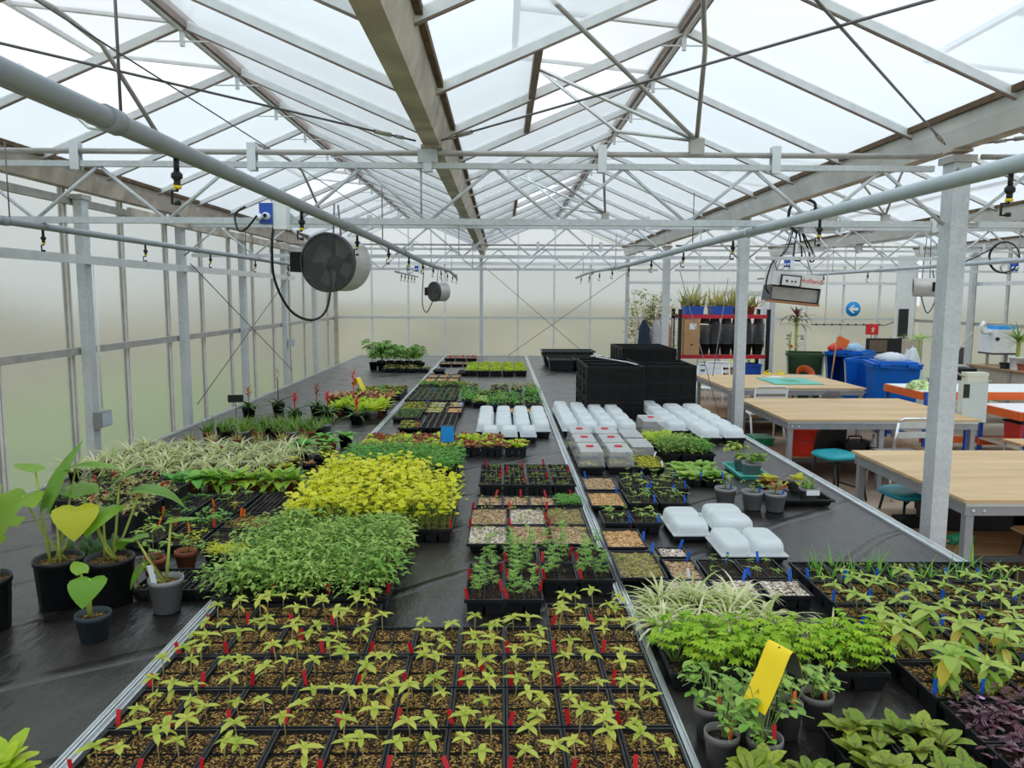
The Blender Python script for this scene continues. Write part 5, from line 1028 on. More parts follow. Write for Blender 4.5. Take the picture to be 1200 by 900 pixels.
def left_trays():
    g = 'flat seed trays on the left bench'
    def T(x0, x1, y0, y1, nx, ny, soil, pl, gr, pr, label, tg=(), sc=(.9, 1.3), h=.045): tray('seed_tray', label, 'seed tray', x0, x1, y0, y1, h, nx, ny, soil, pl, gr, pr, tags=tg, group=g, sc=sc, pockets=nx > 1, sl=.010)
    T(-1.53, -1.215, 3.10, 3.36, 12, 8, 'soild', 'sprout', (6, 5), .35, 'dark many-celled plug tray in front of the flat trays')
    T(-1.41, -1.215, 3.56, 3.68, 1, 1, 'soil', 'sproutl', (5, 4), 1, 'flat tray of yellow-green sprouts, nearest by the left rail')
    T(-1.47, -1.215, 3.70, 3.94, 1, 1, 'soild', 'sprout', (4, 3), .4, 'flat tray of brown compost, second along the left rail'); T(-1.47, -1.215, 3.96, 4.22, 1, 1, 'soil', 'sprout', (5, 3), .5, 'flat tray of sparse sprouts, third along the left rail', [('orangel', .12, .9), ('orangel', .2, .85)])
    T(-1.66, -1.49, 3.68, 3.94, 2, 2, 'soild', 'sproutl', (3, 3), .5, 'tray with pale feathery sprouts left of the brown flat tray', [('orangel', .3, .9)])
    T(-1.66, -1.49, 3.96, 4.22, 2, 2, 'soild', 'sproutd', (3, 3), .7, 'dark tray with taller sprouts beside the sparse flat tray', [('orangel', .4, .9), ('red', .9, .1)], (1.2, 2.2))
    T(-1.87, -1.69, 3.72, 4.06, 2, 2, 'soild', 'sproutb', (2, 3), .8, 'dark tray with leggy light green seedlings, left of the flat trays', [('orangel', .3, .9), ('orangel', .8, .9)])
    T(-1.45, -1.215, 4.25, 4.72, 8, 10, 'soild', None, None, 0, 'empty dark plug tray before the strap-leaved pots')
    T(-1.70, -1.48, 4.25, 4.72, 6, 8, 'soild', 'sproutb', (3, 4), .5, 'plug tray with tall light green seedlings and orange labels', [('orangel', .2, .3), ('orangel', .8, .2)], (.9, 1.4)); T(-1.95, -1.73, 4.12, 4.66, 8, 10, 'soild', 'sproutd', (5, 7), .5, 'purple-brown plug tray below the strawberry containers', [('orangel', .3, .2)], (.6, 1))
    for r in range(2):
        for c in range(3):
            tray('deep_tray', f'deep black container of small red-tagged plants, {("left","middle","right")[c]} of the {("front","back")[r]} three', 'plant tray', -2.52+c*.21, -2.52+(c+1)*.21-.006, 4.22+r*.36-c*.14, 4.22+(r+1)*.36-.008-c*.14, .12, 1, 1, 'soild', ('sproutd', 'olive'), (3, 4), .8, tags=[('red', u(.2, .9), u(.1, .9)) for _ in range(2)], group='deep black containers by the left wall', sc=(.6, 1.0), pockets=False)
    for r in range(5):
        for c in range(8):
            x, y = -2.90+c*.185+r*.02+u(-.03, .03), 5.22+r*.22+u(-.03, .03)
            if x < -1.42 and not (r == 0 and c > 6): potted('spider_plant', f'cream-striped spider plant by the left wall, {ORD[c]} from left in the {ORD[r]} row', 'plant pot', x, y, .045, .06, 'blackm' if R.random() < .6 else 'terracotta', 'spider', 'spider plants on the left bench', sc=u(1.0, 1.25), n=2)
    for k in range(6): potted('strap_leaved_plant', f'terracotta pot of strap-leaved green plant, {ORD[k]} from left in front of the spider plants', 'plant pot', -1.98+k*.125, 4.92+.03*(k % 2), .055, .075, 'terracotta', 'strap' if k != 0 else 'hosta', 'strap-leaved pots', sc=1.2, n=2)
    potted('strap_leaved_plant', 'broad light green plant left of the strap-leaved pots', 'plant pot', -2.12, 4.95, .055, .075, 'blackm', 'hosta', None)
    for k, (x, y, pl) in enumerate(((-1.50, 5.32, 'coleus'), (-1.36, 5.42, 'bronze'), (-1.52, 5.56, 'coleus'), (-1.34, 5.66, 'pothos'))): potted('bronze_plant', f'{("yellow-brown","bronze","yellow","mixed green")[k]} leafy pot plant beside the right end of the spider plants', 'plant pot', x, y, .05, .075, 'blackm', pl, 'yellow and bronze pots beside the spider plants', sc=.95)
    for k, (x, y) in enumerate(((-1.55, 6.0), (-1.37, 6.1), (-1.30, 6.4), (-1.48, 6.35))): potted('broad_leaved_plant', f'dark green broad-leaved plant behind the bronze pots, {("front left","front right","back right","back left")[k]}', 'plant pot', x, y, .06, .10, ('blackm', 'terracotta')[k % 2], 'hosta', 'broad-leaved pots', sc=.95)
    for r in range(3):
        for c in range(7):
            potted('spiky_plant', f'spiky green succulent clump, {ORD[c]} from left in the {("front","middle","back")[r]} row', 'plant pot', -2.55+c*.145+r*.03, 6.72+r*.2+u(-.03, .03), .05, .075, ('terracotta', 'blackm', 'potgrey')[(c+r) % 3], 'haw', 'spiky succulent pots', sc=u(1.2, 1.5))
    for c in range(6): potted('spiky_plant', f'small olive-green spiky plant, {ORD[c]} from left along the front of the succulents', 'plant pot', -2.60+c*.19, 6.42+u(-.03, .03), .04, .06, 'terracotta', 'chive', 'olive spiky pots', sc=1.15)
    for k, (x, y, fl, h, l) in enumerate(((-2.62, 8.0, 'bromo', .22, 'bromeliad with faded orange spike at the left end'), (-2.05, 7.65, 'bromf', .20, 'bromeliad with short red spike in the front'), (-1.94, 8.1, 'lettr', .24, 'bromeliad with dark red spike in the middle'), (-1.75, 7.75, 'bromf', .20, 'bromeliad with red spike right of the middle'), (-1.62, 8.45, 'bromf', .36, 'tallest bromeliad with bright red flower spike'), (-1.42, 7.55, 'bromf', .15, 'low bromeliad with round red flower at the right end'), (-2.4, 8.3, 'lettr', .5, 'thin bromeliad with a tall slender red spike'))):
        t = potted('bromeliad', l, 'plant pot', x, y, .07, .10, 'blackm', 'brom', 'flowering bromeliads', sc=.95); b = MB()
        b.tube([(0, 0, .08), (0, 0, .10+h*.5)], .006, 6, 0)
        for q in range(14 if h < .5 else 9): b.leaf((0, 0, .10+h*(.45+.5*q/14)), q*2.4, .9, .5, .07 if h < .5 else .05, .025 if h < .5 else .014, 'lance', 2, .3)
        part('flower_spike', b, (fl,), t)
    for r in range(3):
        for c in range(4):
            potted('salad_pot', f'pot of bright yellow-green salad leaves, {ORD[c]} from left in the {("front","middle","back")[r]} row', 'plant pot', -1.72+c*.135+r*.02, 7.85+r*.22, .055, .085, ('potgrey', 'terracotta', 'potblue')[(c+r) % 3], 'lettb', 'bright salad pots', sc=1.4, n=2) if not (r == 0 and c < 2) else None
    for r in range(2):
        for c in range(5):
            potted('pink_leaf_plant', f'pot of pinkish-yellow leafy plant, {ORD[c]} from left in the {("front","back")[r]} row', 'plant pot', -1.92+c*.15, 8.75+r*.26, .055, .085, 'blackm', 'letty', 'pinkish-yellow leafy pots', sc=1.6, n=2)
    for r in range(2):
        for c in range(3): tray('plant_tray', f'far tray of mixed red and green leaves on the left bench, {ORD[c]} from left, {("front","back")[r]}', 'plant tray', -1.82+c*.2, -1.82+(c+1)*.2-.006, 9.35+r*.42, 9.35+(r+1)*.42-.01, .07, 3, 3, 'soild', ('lettm', 'lettr', 'fargr'), (3, 3), 1, group='far red and green trays')
    for k in range(11):
        r, c = divmod(k, 6); potted('tomato_plant', f'tall leafy tomato seedling in black pot, {ORD[c]} from left in the {("front","back")[r]} row', 'plant pot', -2.18+c*.16+r*.08, 13.2+r*.3, .075, .13, 'blackm', 'tom', 'tomato seedlings at the far end', sc=(1.1 if c < 2 else .85), n=2)
    for c in range(4): tray('plant_tray', f'black tray of low green plants at the foot of the tomato seedlings, {ORD[c]} from left', 'plant tray', -1.95+c*.19, -1.95+(c+1)*.19-.01, 12.75, 13.06, .06, 2, 2, 'soild', 'olive', (2, 2), .8, group='trays before the tomato seedlings')
    for k, (x, y) in enumerate(((-2.6, 12.6), (-2.45, 12.2), (-2.4, 11.6), (-2.25, 11.0), (-2.55, 11.3))): solid('dry_leaf', MB().leaf((0, 0, .003), u(0, 6), .1, -.1, .11, .05, 'lance', 3, .3), ('dryl',), f'dry fallen leaf on the bare far end of the left bench, {("farthest","second farthest","middle","nearest","second nearest")[k]}', 'leaf', (x, y, TOP), 'fallen leaves')
left_trays()

# ------------------------------------------------------------------ black crates at the back of the right bench
def crate_mesh(w, d, h):
    k = ('crate', w, d, h)
    if k in CACHE: return CACHE[k]
    b = MB(); b.cell(-w/2+.008, w/2-.008, -d/2+.008, d/2-.008, 0, h-.01, 0, .97)
    for z0, z1 in ((h-.035, h), (h*.5-.006, h*.5+.006), (.0, .02)):
        for x0, x1, y0, y1 in ((-w/2, w/2, -d/2, -d/2+.014), (-w/2, w/2, d/2-.014, d/2), (-w/2, -w/2+.014, -d/2+.014, d/2-.014), (w/2-.014, w/2, -d/2+.014, d/2-.014)): b.box(x0, x1, y0, y1, z0, z1)
    for sx in (-1, 1):
        for sy in (-1, 1): b.box(sx*(w/2-.012)-.012, sx*(w/2-.012)+.012, sy*(d/2-.012)-.012, sy*(d/2-.012)+.012, 0, h)
    for i in range(1, 4): b.box(-w/2+w*i/4-.004, -w/2+w*i/4+.004, -d/2+.0, -d/2+.012, .02, h-.03)
    CACHE[k] = b.mesh('crate', ('blackm',)); return CACHE[k]
def crate(x, y, z, w, d, h, label, g): return tag(link('plastic_crate', crate_mesh(w, d, h), None, (x, y, z)), label, 'crate', g)
for c in range(3):
    for r in range(3): crate(1.19, 8.20+c*.40, TOP+r*.178, .60, .385, .175, f'black plastic crate in the front stacks, {("front","middle","back")[c]} stack, {("bottom","middle","top")[r]} crate', 'front crate stacks')
for c in range(2):
    for r in range(3): crate(1.83, 8.62+c*.40, TOP+r*.170, .62, .385, .167, f'black plastic crate in the stacks right of the string, {("front","back")[c]} stack, {("bottom","middle","top")[r]} crate', 'right-hand crate stacks')
for c in range(4): crate(1.79, 9.46+c*.26, TOP+.0, .66, .25, .63, f'tall black tub behind the crate stacks, {ORD[c]} from the front', 'tall tubs behind the crates')
solid('pale_string', MB().tube([(0, 0, 0), (.1, -.35, .006), (.26, -.75, .004), (.30, -1.08, .006)], .007, 5).tube([(0, 0, 0), (.07, .05, .02), (.02, .1, .03), (-.06, .02, .01), (.05, -.06, .02)], .006, 5), ('white',), 'pale string lying across the tops of the front crates', 'string', (1.12, 9.15, TOP+.542))
for k, (x, y, z, w, d, h, l) in enumerate(((1.02, 13.35, 0, .42, .6, .20, 'black tub with blue rim at the far end, front left one'), (1.47, 13.35, 0, .42, .6, .20, 'black tub with blue rim at the far end, front right one'), (1.2, 14.1, 0, .9, .6, .22, 'long black tub at the far end of the right bench'), (1.2, 14.1, .225, .92, .6, .06, 'flat black tray lying on the long black tub'))):
    t = thing('black_tub', l, 'tub', (x, y, TOP+z), 'black tubs at the far end'); b = MB(); b.cell(-w/2, w/2, -d/2, d/2, 0, h-.01, 0, .9)
    part('tub_shell', b, ('black',), t); b = MB()
    for x0, x1, y0, y1 in ((-w/2-.02, w/2+.02, -d/2-.02, -d/2), (-w/2-.02, w/2+.02, d/2, d/2+.02), (-w/2-.02, -w/2, -d/2, d/2), (w/2, w/2+.02, -d/2, d/2)): b.box(x0, x1, y0, y1, h-.025, h)
    part('rim', b, ('potblue',), t); part('compost', MB().box(-w/2+.02, w/2-.02, -d/2+.02, d/2-.02, h-.06, h-.04), ('soil',), t)
potted('dry_plant', 'tan dried-up plant in front of the black tubs', 'plant pot', 1.48, 12.85, .09, .06, 'blackm', 'letty', None, sc=1.1)

# ------------------------------------------------------------------ work tables
def table(x0, x1, y0, y1, label, board):
    t = thing('work_table', label, 'table', (x0, y0, 0), 'plywood work tables'); W, D = x1-x0, y1-y0
    part('tabletop', MB().box(-.02, W+.02, -.02, D+.02, .732, .752), ('ply',), t)
    b = MB()
    for a in ((0, W, 0, .03), (0, W, D-.03, D), (0, .03, .03, D-.03), (W-.03, W, .03, D-.03)): b.box(*a, .705, .731)
    part('edge_strip', b, ('alu',), t); b = MB()
    for a in ((0, W, .005, .03), (0, W, D-.03, D-.005), (.005, .03, .03, D-.03), (W-.03, W-.005, .03, D-.03)): b.box(*a, .645, .705)
    part('apron', b, ('steel',), t); b = MB(); b.box(-.025, .025, -.004, .004, 0, .70); b.box(-.025, -.017, .004, .05, 0, .70); b.box(.017, .025, .004, .05, 0, .70); b.box(-.025, .025, -.004, .05, 0, .008)
    lm = b.mesh('leg', ('steel',))
    for x in (.04, W/2, W-.04):
        for y in (.02, D-.06): link('leg', lm, t, (x, y, 0))
    part('lower_shelf', MB().box(.03, W-.03, .35, D-.03, .25, .27), ('plyd',), t); part('shelf_bearer', MB().box(.03, W-.03, .335, .349, .225, .268), ('dark',), t); part('shelf_bearer', MB().box(.03, W-.03, D-.029, D-.015, .225, .268), ('dark',), t)
    b = MB()
    for x in (.05, .12): b.lathe([(.012, 0), (.009, .008), (.0005, .009)], 8, mat=Matrix.Translation((x, .004, .675)) @ Matrix.Rotation(PI/2, 4, 'X'))
    part('bolts', b, ('alu',), t)['kind'] = 'stuff'
    return t
table(2.93, 4.95, 4.73, 6.28, 'nearest plywood-topped steel work table behind the large near column', 0)
table(2.98, 4.98, 7.93, 9.60, 'middle plywood work table with the red bucket underneath', 1)
table(3.18, 5.10, 10.75, 12.55, 'farthest plywood work table carrying a green cutting mat', 2)
t = thing('cutting_mat', 'green cutting mat with pale worn patches on the farthest table', 'mat', (4.33, 11.55, .753)); part('mat', MB().box(-.36, .36, -.42, .42, 0, .012), ('tealt',), t); part('worn_patch', MB().box(-.1, .12, -.2, .15, .012, .0125), ('tgreen',), t)
solid('paper_sheet', MB().box(-.12, .12, -.08, .08, 0, .002), ('white',), 'white paper at the back of the farthest table', 'paper', (4.35, 12.2, .753), rz=.2)

def stool(x, y, rz, label, seat='teal', back=False):
    t = thing('padded_stool', label, 'stool', (x, y, 0), 'teal padded stools', rz); b = MB(); w = .21
    prof = [(.92, .425), (1, .435), (1, .452), (.9, .468), (.5, .472), (.001, .473)]
    for q, z in prof:
        for i in range(20):
            a = 2*PI*i/20; b.v.append((math.copysign(abs(math.cos(a))**.5, math.cos(a))*w*q, math.copysign(abs(math.sin(a))**.5, math.sin(a))*w*q, z-.012*math.cos(a)**2*(q > .4)))
    for j in range(5):
        for i in range(20): b.face([j*20+i, j*20+(i+1) % 20, (j+1)*20+(i+1) % 20, (j+1)*20+i], 0, True)
    b.face([i for i in range(20)][::-1]); part('seat', b, (seat,), t)
    for sx in (-1, 1):
        for sy in (-1, 1): part('leg', MB().tube([(sx*.14, sy*.14, .43), (sx*.20, sy*.20, .003)], .011, 8), ('cable',), t)
    part('stretcher', MB().tube([(-.185, -.185, .11), (-.185, .185, .11)], .008, 6).tube([(.185, -.185, .11), (.185, .185, .11)], .008, 6).tube([(-.15, -.15, .38), (.15, .15, .38)], .008, 6), ('cable',), t)
stool(3.38, 7.62, .3, 'teal padded stool in the gap between the nearest and middle tables'); stool(3.32, 6.10, .1, 'teal padded stool pushed under the far side of the nearest table')

def metal_chair(x, y, rz, label, mat='chrome', slat='alu', g='slatted metal chairs'):
    t = thing('metal_chair', label, 'chair', (x, y, 0), g, rz)                # faces local +y
    for sx in (-.22, .22): part('side_frame', MB().tube([(sx, .22, .003), (sx, .21, .40), (sx, .16, .45), (sx, -.16, .44), (sx, -.20, .46), (sx*.95, -.26, .80)], .013, 8).tube([(sx, -.12, .44), (sx, -.24, .003)], .013, 8), (mat,), t)
    part('back_rail', MB().tube([(-.21, -.26, .80), (-.17, -.27, .835), (.17, -.27, .835), (.21, -.26, .80)], .013, 8), (mat,), t)
    for k in range(2): part('back_slat', MB().box(-.20, .20, -.262+.012*k, -.25+.012*k, .74-.10*k, .80-.10*k), (slat,), t)
    for k in range(6): part('seat_slat', MB().box(-.20, .20, -.17+k*.062, -.12+k*.062, .445, .455), (slat,), t)
    return t
metal_chair(4.07, 7.72, .1, 'silver slatted chair drawn up to the front of the middle table'); metal_chair(3.58, 10.42, .0, 'white slatted chair facing the near side of the farthest table', 'white', 'white', None)
metal_chair(3.62, 13.35, 2.9, 'white slatted chair behind the farthest table, left one', 'white', 'white'); metal_chair(3.92, 13.75, 3.1, 'white slatted chair behind the farthest table, right one', 'white', 'white')
def shell_chair(x, y, rz, label, seat, frame='cable', g=None, back=True):
    t = thing('shell_chair', label, 'chair', (x, y, 0), g, rz); b = MB(); n = 8
    for j in range(n+1):
        q = j/n; yy = .22-.42*q; z = .45-.018*math.sin(q*PI)-(.02 if j == 0 else 0)
        for i in range(7):
            xx = (i/6-.5)*.42*(1-.15*(q > .95)); b.v.append((xx, yy, z+.02*abs(xx/.21)**2))
    for j in range(n):
        for i in range(6): b.face([j*7+i, (j+1)*7+i, (j+1)*7+i+1, j*7+i+1], 0, True)
    part('seat', b, (seat,), t)
    if back:
        b = MB()
        for j in range(5):
            q = j/4
            for i in range(9):
                a = (i/8-.5); b.v.append((a*.42*(1-.25*q**3), -.24-.05*q+.05*(1-4*a*a)*-.6, .60+.24*q-.10*(abs(a)*2)**3*(q > .6)))
        for j in range(4):
            for i in range(8): b.face([j*9+i, j*9+i+1, (j+1)*9+i+1, (j+1)*9+i], 0, True)
        part('backrest', b, (seat,), t); part('back_post', MB().tube([(-.17, -.18, .43), (-.17, -.24, .5), (-.16, -.28, .75)], .010, 6).tube([(.17, -.18, .43), (.17, -.24, .5), (.16, -.28, .75)], .010, 6), (frame,), t)
    for sx in (-1, 1):
        for sy in (-1, 1): part('leg', MB().tube([(sx*.15, sy*.13, .435), (sx*.20, sy*.20, .003)], .011, 8), (frame,), t)
    part('stretcher', MB().tube([(-.16, .14, .40), (.16, .14, .40)], .009, 6).tube([(-.16, -.14, .40), (.16, -.14, .40)], .009, 6).tube([(-.19, -.19, .12), (-.19, .19, .12)], .008, 6), (frame,), t)
shell_chair(4.15, 9.95, .05, 'dark grey moulded chair facing the farthest table', 'chairgrey'); shell_chair(3.75, 4.98, 1.9, 'bentwood seat chair with black legs under the front of the nearest table', 'chairwood'); shell_chair(4.85, 7.35, 2.6, 'bentwood chair standing right of the silver slatted chair', 'chairwood', back=False)
t = thing('wooden_stool', 'wooden-topped stool in front of the orange-edged benches', 'stool', (5.72, 8.25, 0)); part('seat', MB().box(-.17, .17, -.16, .16, .44, .465), ('chairwood',), t)
for sx in (-1, 1):
    for sy in (-1, 1): part('leg', MB().tube([(sx*.14, sy*.13, .44), (sx*.17, sy*.16, .003)], .010, 6), ('dull',), t)
part('stretcher', MB().tube([(-.16, -.15, .15), (.16, -.15, .15)], .008, 6).tube([(-.16, .15, .15), (.16, .15, .15)], .008, 6), ('dull',), t)

def under_tables():
    z = .272
    t = thing('bucket', 'red plastic bucket on the shelf under the middle table', 'bucket', (3.34, 8.48, z)); b = MB(); b.lathe([(.13, 0), (.165, .27), (.185, .28), (.187, .33), (.175, .33), (.160, .27), (.125, .01), (.001, .01)], 26); part('bucket_body', b, ('redb',), t); part('handle', MB().tube([(-.185, 0, .30), (-.15, -.10, .20), (0, -.165, .16), (.15, -.10, .20), (.185, 0, .30)], .004, 6), ('wire',), t)
    for k, (x, y, w, d, h, m, l) in enumerate(((3.10, 9.1, .22, .3, .08, 'tgreen', 'small green tray on the shelf behind the red bucket'), (3.75, 8.75, .30, .35, .30, 'black', 'black box beside the red bucket under the middle table'), (3.98, 8.55, .34, .3, .12, 'black', 'low black case on the shelf under the middle table'), (3.12, 5.75, .16, .12, .06, 'blackm', 'shallow black tray on the shelf under the nearest table'))):
        t = thing('storage_box', l, 'box', (x, y, z)); part('box', MB().cell(-w/2, w/2, -d/2, d/2, 0, h-.01, 0, .94), (m,), t); part('lid', MB().box(-w/2-.01, w/2+.01, -d/2-.01, d/2+.01, h-.01, h+.012), (m,), t)
        if k in (1, 2): part('handle', MB().tube([(-.08, 0, h+.01), (-.07, 0, h+.07), (.07, 0, h+.07), (.08, 0, h+.01)], .010, 6), ('cable',), t)
    t = thing('spray_bottle', 'clear bottle with blue label under the middle table', 'bottle', (4.10, 8.36, z)); part('bottle', MB().lathe([(.04, 0), (.042, .12), (.03, .16), (.013, .19), (.013, .21), (.001, .21)], 12), ('bag',), t); part('cap', MB().lathe([(.016, .21), (.016, .25), (.001, .25)], 10), ('dull',), t); part('wrapper', MB().lathe([(.0435, .03), (.0435, .11)], 12), ('cloth',), t)
    t = thing('hand_brush', 'green hand brush with pale handle under the nearest table', 'brush', (3.18, 5.30, z), rz=.2); part('brush_head', MB().tube([(0, 0, .03), (.10, .02, .045), (.2, .02, .03)], .035, 8), ('tgreen',), t); part('handle', MB().tube([(-.12, 0, .02), (0, 0, .03)], .012, 6), ('ply',), t)
    for k, (x, y, w, d, h) in enumerate(((3.6, 5.85, .5, .5, .33), (4.2, 5.8, .5, .5, .36))): t = thing('storage_box', f'black lidded box on the shelf under the nearest table, {("left","right")[k]}', 'box', (x, y, z)); part('box', MB().cell(-w/2, w/2, -d/2, d/2, 0, h, 0, .94), ('black',), t); part('lid', MB().box(-w/2-.01, w/2+.01, -d/2-.01, d/2+.01, h, h+.02), ('black',), t)
under_tables()

# ------------------------------------------------------------------ behind the tables
def control_box():
    t = thing('control_box', 'pale grey control box on a blue post beyond the middle table', 'control box', (5.17, 8.4, 0))
    part('post', MB().box(-.02, .02, .02, .06, 0, .85), ('bluep',), t); part('base_plate', MB().box(-.07, .07, -.03, .11, 0, .01), ('bluep',), t)
    part('housing', MB().box(-.135, .135, -.08, .02, .66, 1.10), ('pale',), t); c = part('cap', MB().box(-.10, .125, -.08, .03, 1.102, 1.20), ('cream',), t); part('lid', MB().box(-.105, .13, -.085, .035, 1.165, 1.205), ('cream',), c)
    part('display', MB().box(-.137, -.07, -.086, -.08, .93, 1.08), ('glass',), t)
    part('cable', MB().tube(curve([(-.10, -.02, 1.15), (-.19, .0, 1.22), (-.20, .02, 1.36), (-.12, .04, 1.50), (.0, .05, 1.64)]), .010, 8), ('dull',), t)
control_box()
def rack_bench(x0, x1, y0, y1, z, label):
    t = thing('rack_workbench', label, 'bench', (x0, y0, 0), 'orange-edged workbenches'); W, D = x1-x0, y1-y0
    part('worktop', MB().box(0, W, 0, D, z-.02, z), ('white',), t)
    for a in ((0, W, -.02, 0), (0, W, D, D+.02)):
        part('beam', MB().box(*a, z-.10, z-.005), ('orangep',), t); part('lower_beam', MB().box(*a, .22, .30), ('orangep',), t)
    part('end_beam', MB().box(-.02, 0, -.02, D+.02, z-.10, z-.005), ('orangep',), t); part('lower_shelf', MB().box(0, W, 0, D, .30, .315), ('beige',), t)
    for x in (.02, W-.06):
        for y in (-.055, D+.02): part('upright', MB().box(x, x+.045, y, y+.035, 0, z-.11 if y > 0 else z+.0), ('bluep',), t)
rack_bench(5.20, 7.25, 9.45, 10.35, .86, 'orange-edged white workbench standing behind, below the boiler'); rack_bench(5.85, 7.6, 8.55, 9.30, .74, 'lower orange-edged white workbench cut by the right edge')
solid('patterned_cloth', MB().lathe([(.16, 0), (.15, .05), (.09, .10), (.001, .12)], 9, smooth=True), ('rag',), 'crumpled green and white cloth on the left end of the orange-edged bench', 'cloth', (5.33, 9.75, .862))
t = thing('storage_box', 'pale plastic box on the low shelf of the orange-edged bench', 'box', (5.55, 9.7, .317)); part('box', MB().cell(-.14, .14, -.12, .12, 0, .22, 0, .94), ('white',), t); part('lid', MB().box(-.15, .15, -.13, .13, .22, .245), ('pale',), t)
t = thing('storage_box', 'red storage box under the lower orange-edged bench', 'box', (6.2, 8.95, .317)); part('box', MB().cell(-.18, .18, -.15, .15, 0, .24, 0, .94), ('redb',), t); part('lid', MB().box(-.19, .19, -.16, .16, .24, .26), ('blackm',), t)

def wheelie(x, y, rz, label, mat, cut=True, lidopen=False, s=1.0, zo=.50):
    t = thing('wheelie_bin', label, 'bin', (x, y, 0), 'wheelie bins', rz); w, d, h = .31*s, .34*s, 1.0*s; b = MB()     # front is local -y
    zb, tp = .10, .82
    def ring(z): q = tp+(1-tp)*(z-zb)/(h-zb); return [(-w*q, -d*q, z), (w*q, -d*q, z), (w*q, d*q, z), (-w*q, d*q, z)]
    zs = [zb, zo, h]; b.v = ring(zb)+ring(zo)+ring(h)
    b.face([3, 2, 1, 0])
    for j in range(2):
        for i in range(4):
            if cut and j == 1 and i == 0: continue
            b.face([j*4+i, j*4+(i+1) % 4, (j+1)*4+(i+1) % 4, (j+1)*4+i])
    part('bin_body', b, (mat,), t)
    b = MB()
    for i, (a, c) in enumerate(((0, 1), (1, 2), (2, 3), (3, 0))):
        r = ring(h); b.bar(r[a], r[c], .05, .05)
    part('rim', b, (mat,), t)
    if cut:
        q = tp+(1-tp)*(zo-zb)/(h-zb); b = MB()
        b.bar((-w*q, -d*q-.006, zo), (w*q, -d*q-.006, zo), .014, .03); b.bar((-w*q, -d*q-.006, zo), (-w, -d-.006, h), .03, .014); b.bar((w*q, -d*q-.006, zo), (w, -d-.006, h), .03, .014); part('edge_trim', b, ('alu',), t)
    b = MB(); b.box(-w-.03, w+.03, -d-.04, d+.03, h+.028, h+.05); b.box(-w+.03, w-.03, -d+.03, d-.03, h+.05, h+.075)
    for sx in (-.6, .6): b.box(sx*w-.06, sx*w+.06, -d-.09, -d-.03, h+.0, h+.045)
    if not lidopen: part('lid', b, (mat,), t)
    for sx in (-1, 1): part('wheel', MB().lathe([(.001, -.025), (.10, -.025), (.10, .025), (.001, .025)], 16, mat=Matrix.Translation((sx*(w*.82), d*.86, .10)) @ Matrix.Rotation(PI/2, 4, 'Y')), ('cable',), t)
    part('foot', MB().box(-w*.7, w*.7, -d*.75, -d*.55, 0, .10), (mat,), t); part('handle', MB().tube([(-w*.9, d+.06, h+.0), (w*.9, d+.06, h+.0)], .014, 8).bar((-w*.8, d, h), (-w*.8, d+.06, h)).bar((w*.8, d, h), (w*.8, d+.06, h)) if False else MB().tube([(-w*.8, d, h), (-w*.8, d+.06, h), (w*.8, d+.06, h), (w*.8, d, h)], .014, 8), (mat,), t)
    return t
wheelie(5.50, 13.95, -.35, 'green wheelie bin with cut-out front holding an orange basin', 'bingreen', True, True, 1.0, .64); wheelie(6.28, 13.85, -.75, 'blue wheelie bin with dark cut-out front next to the green bin', 'binblue', True)
wheelie(6.05, 12.55, -.75, 'blue wheelie bin with cut-out front, middle of the three blue ones', 'binblue', True, True); wheelie(5.88, 11.55, -.25, 'closed blue wheelie bin nearest the tables', 'binblue', False)
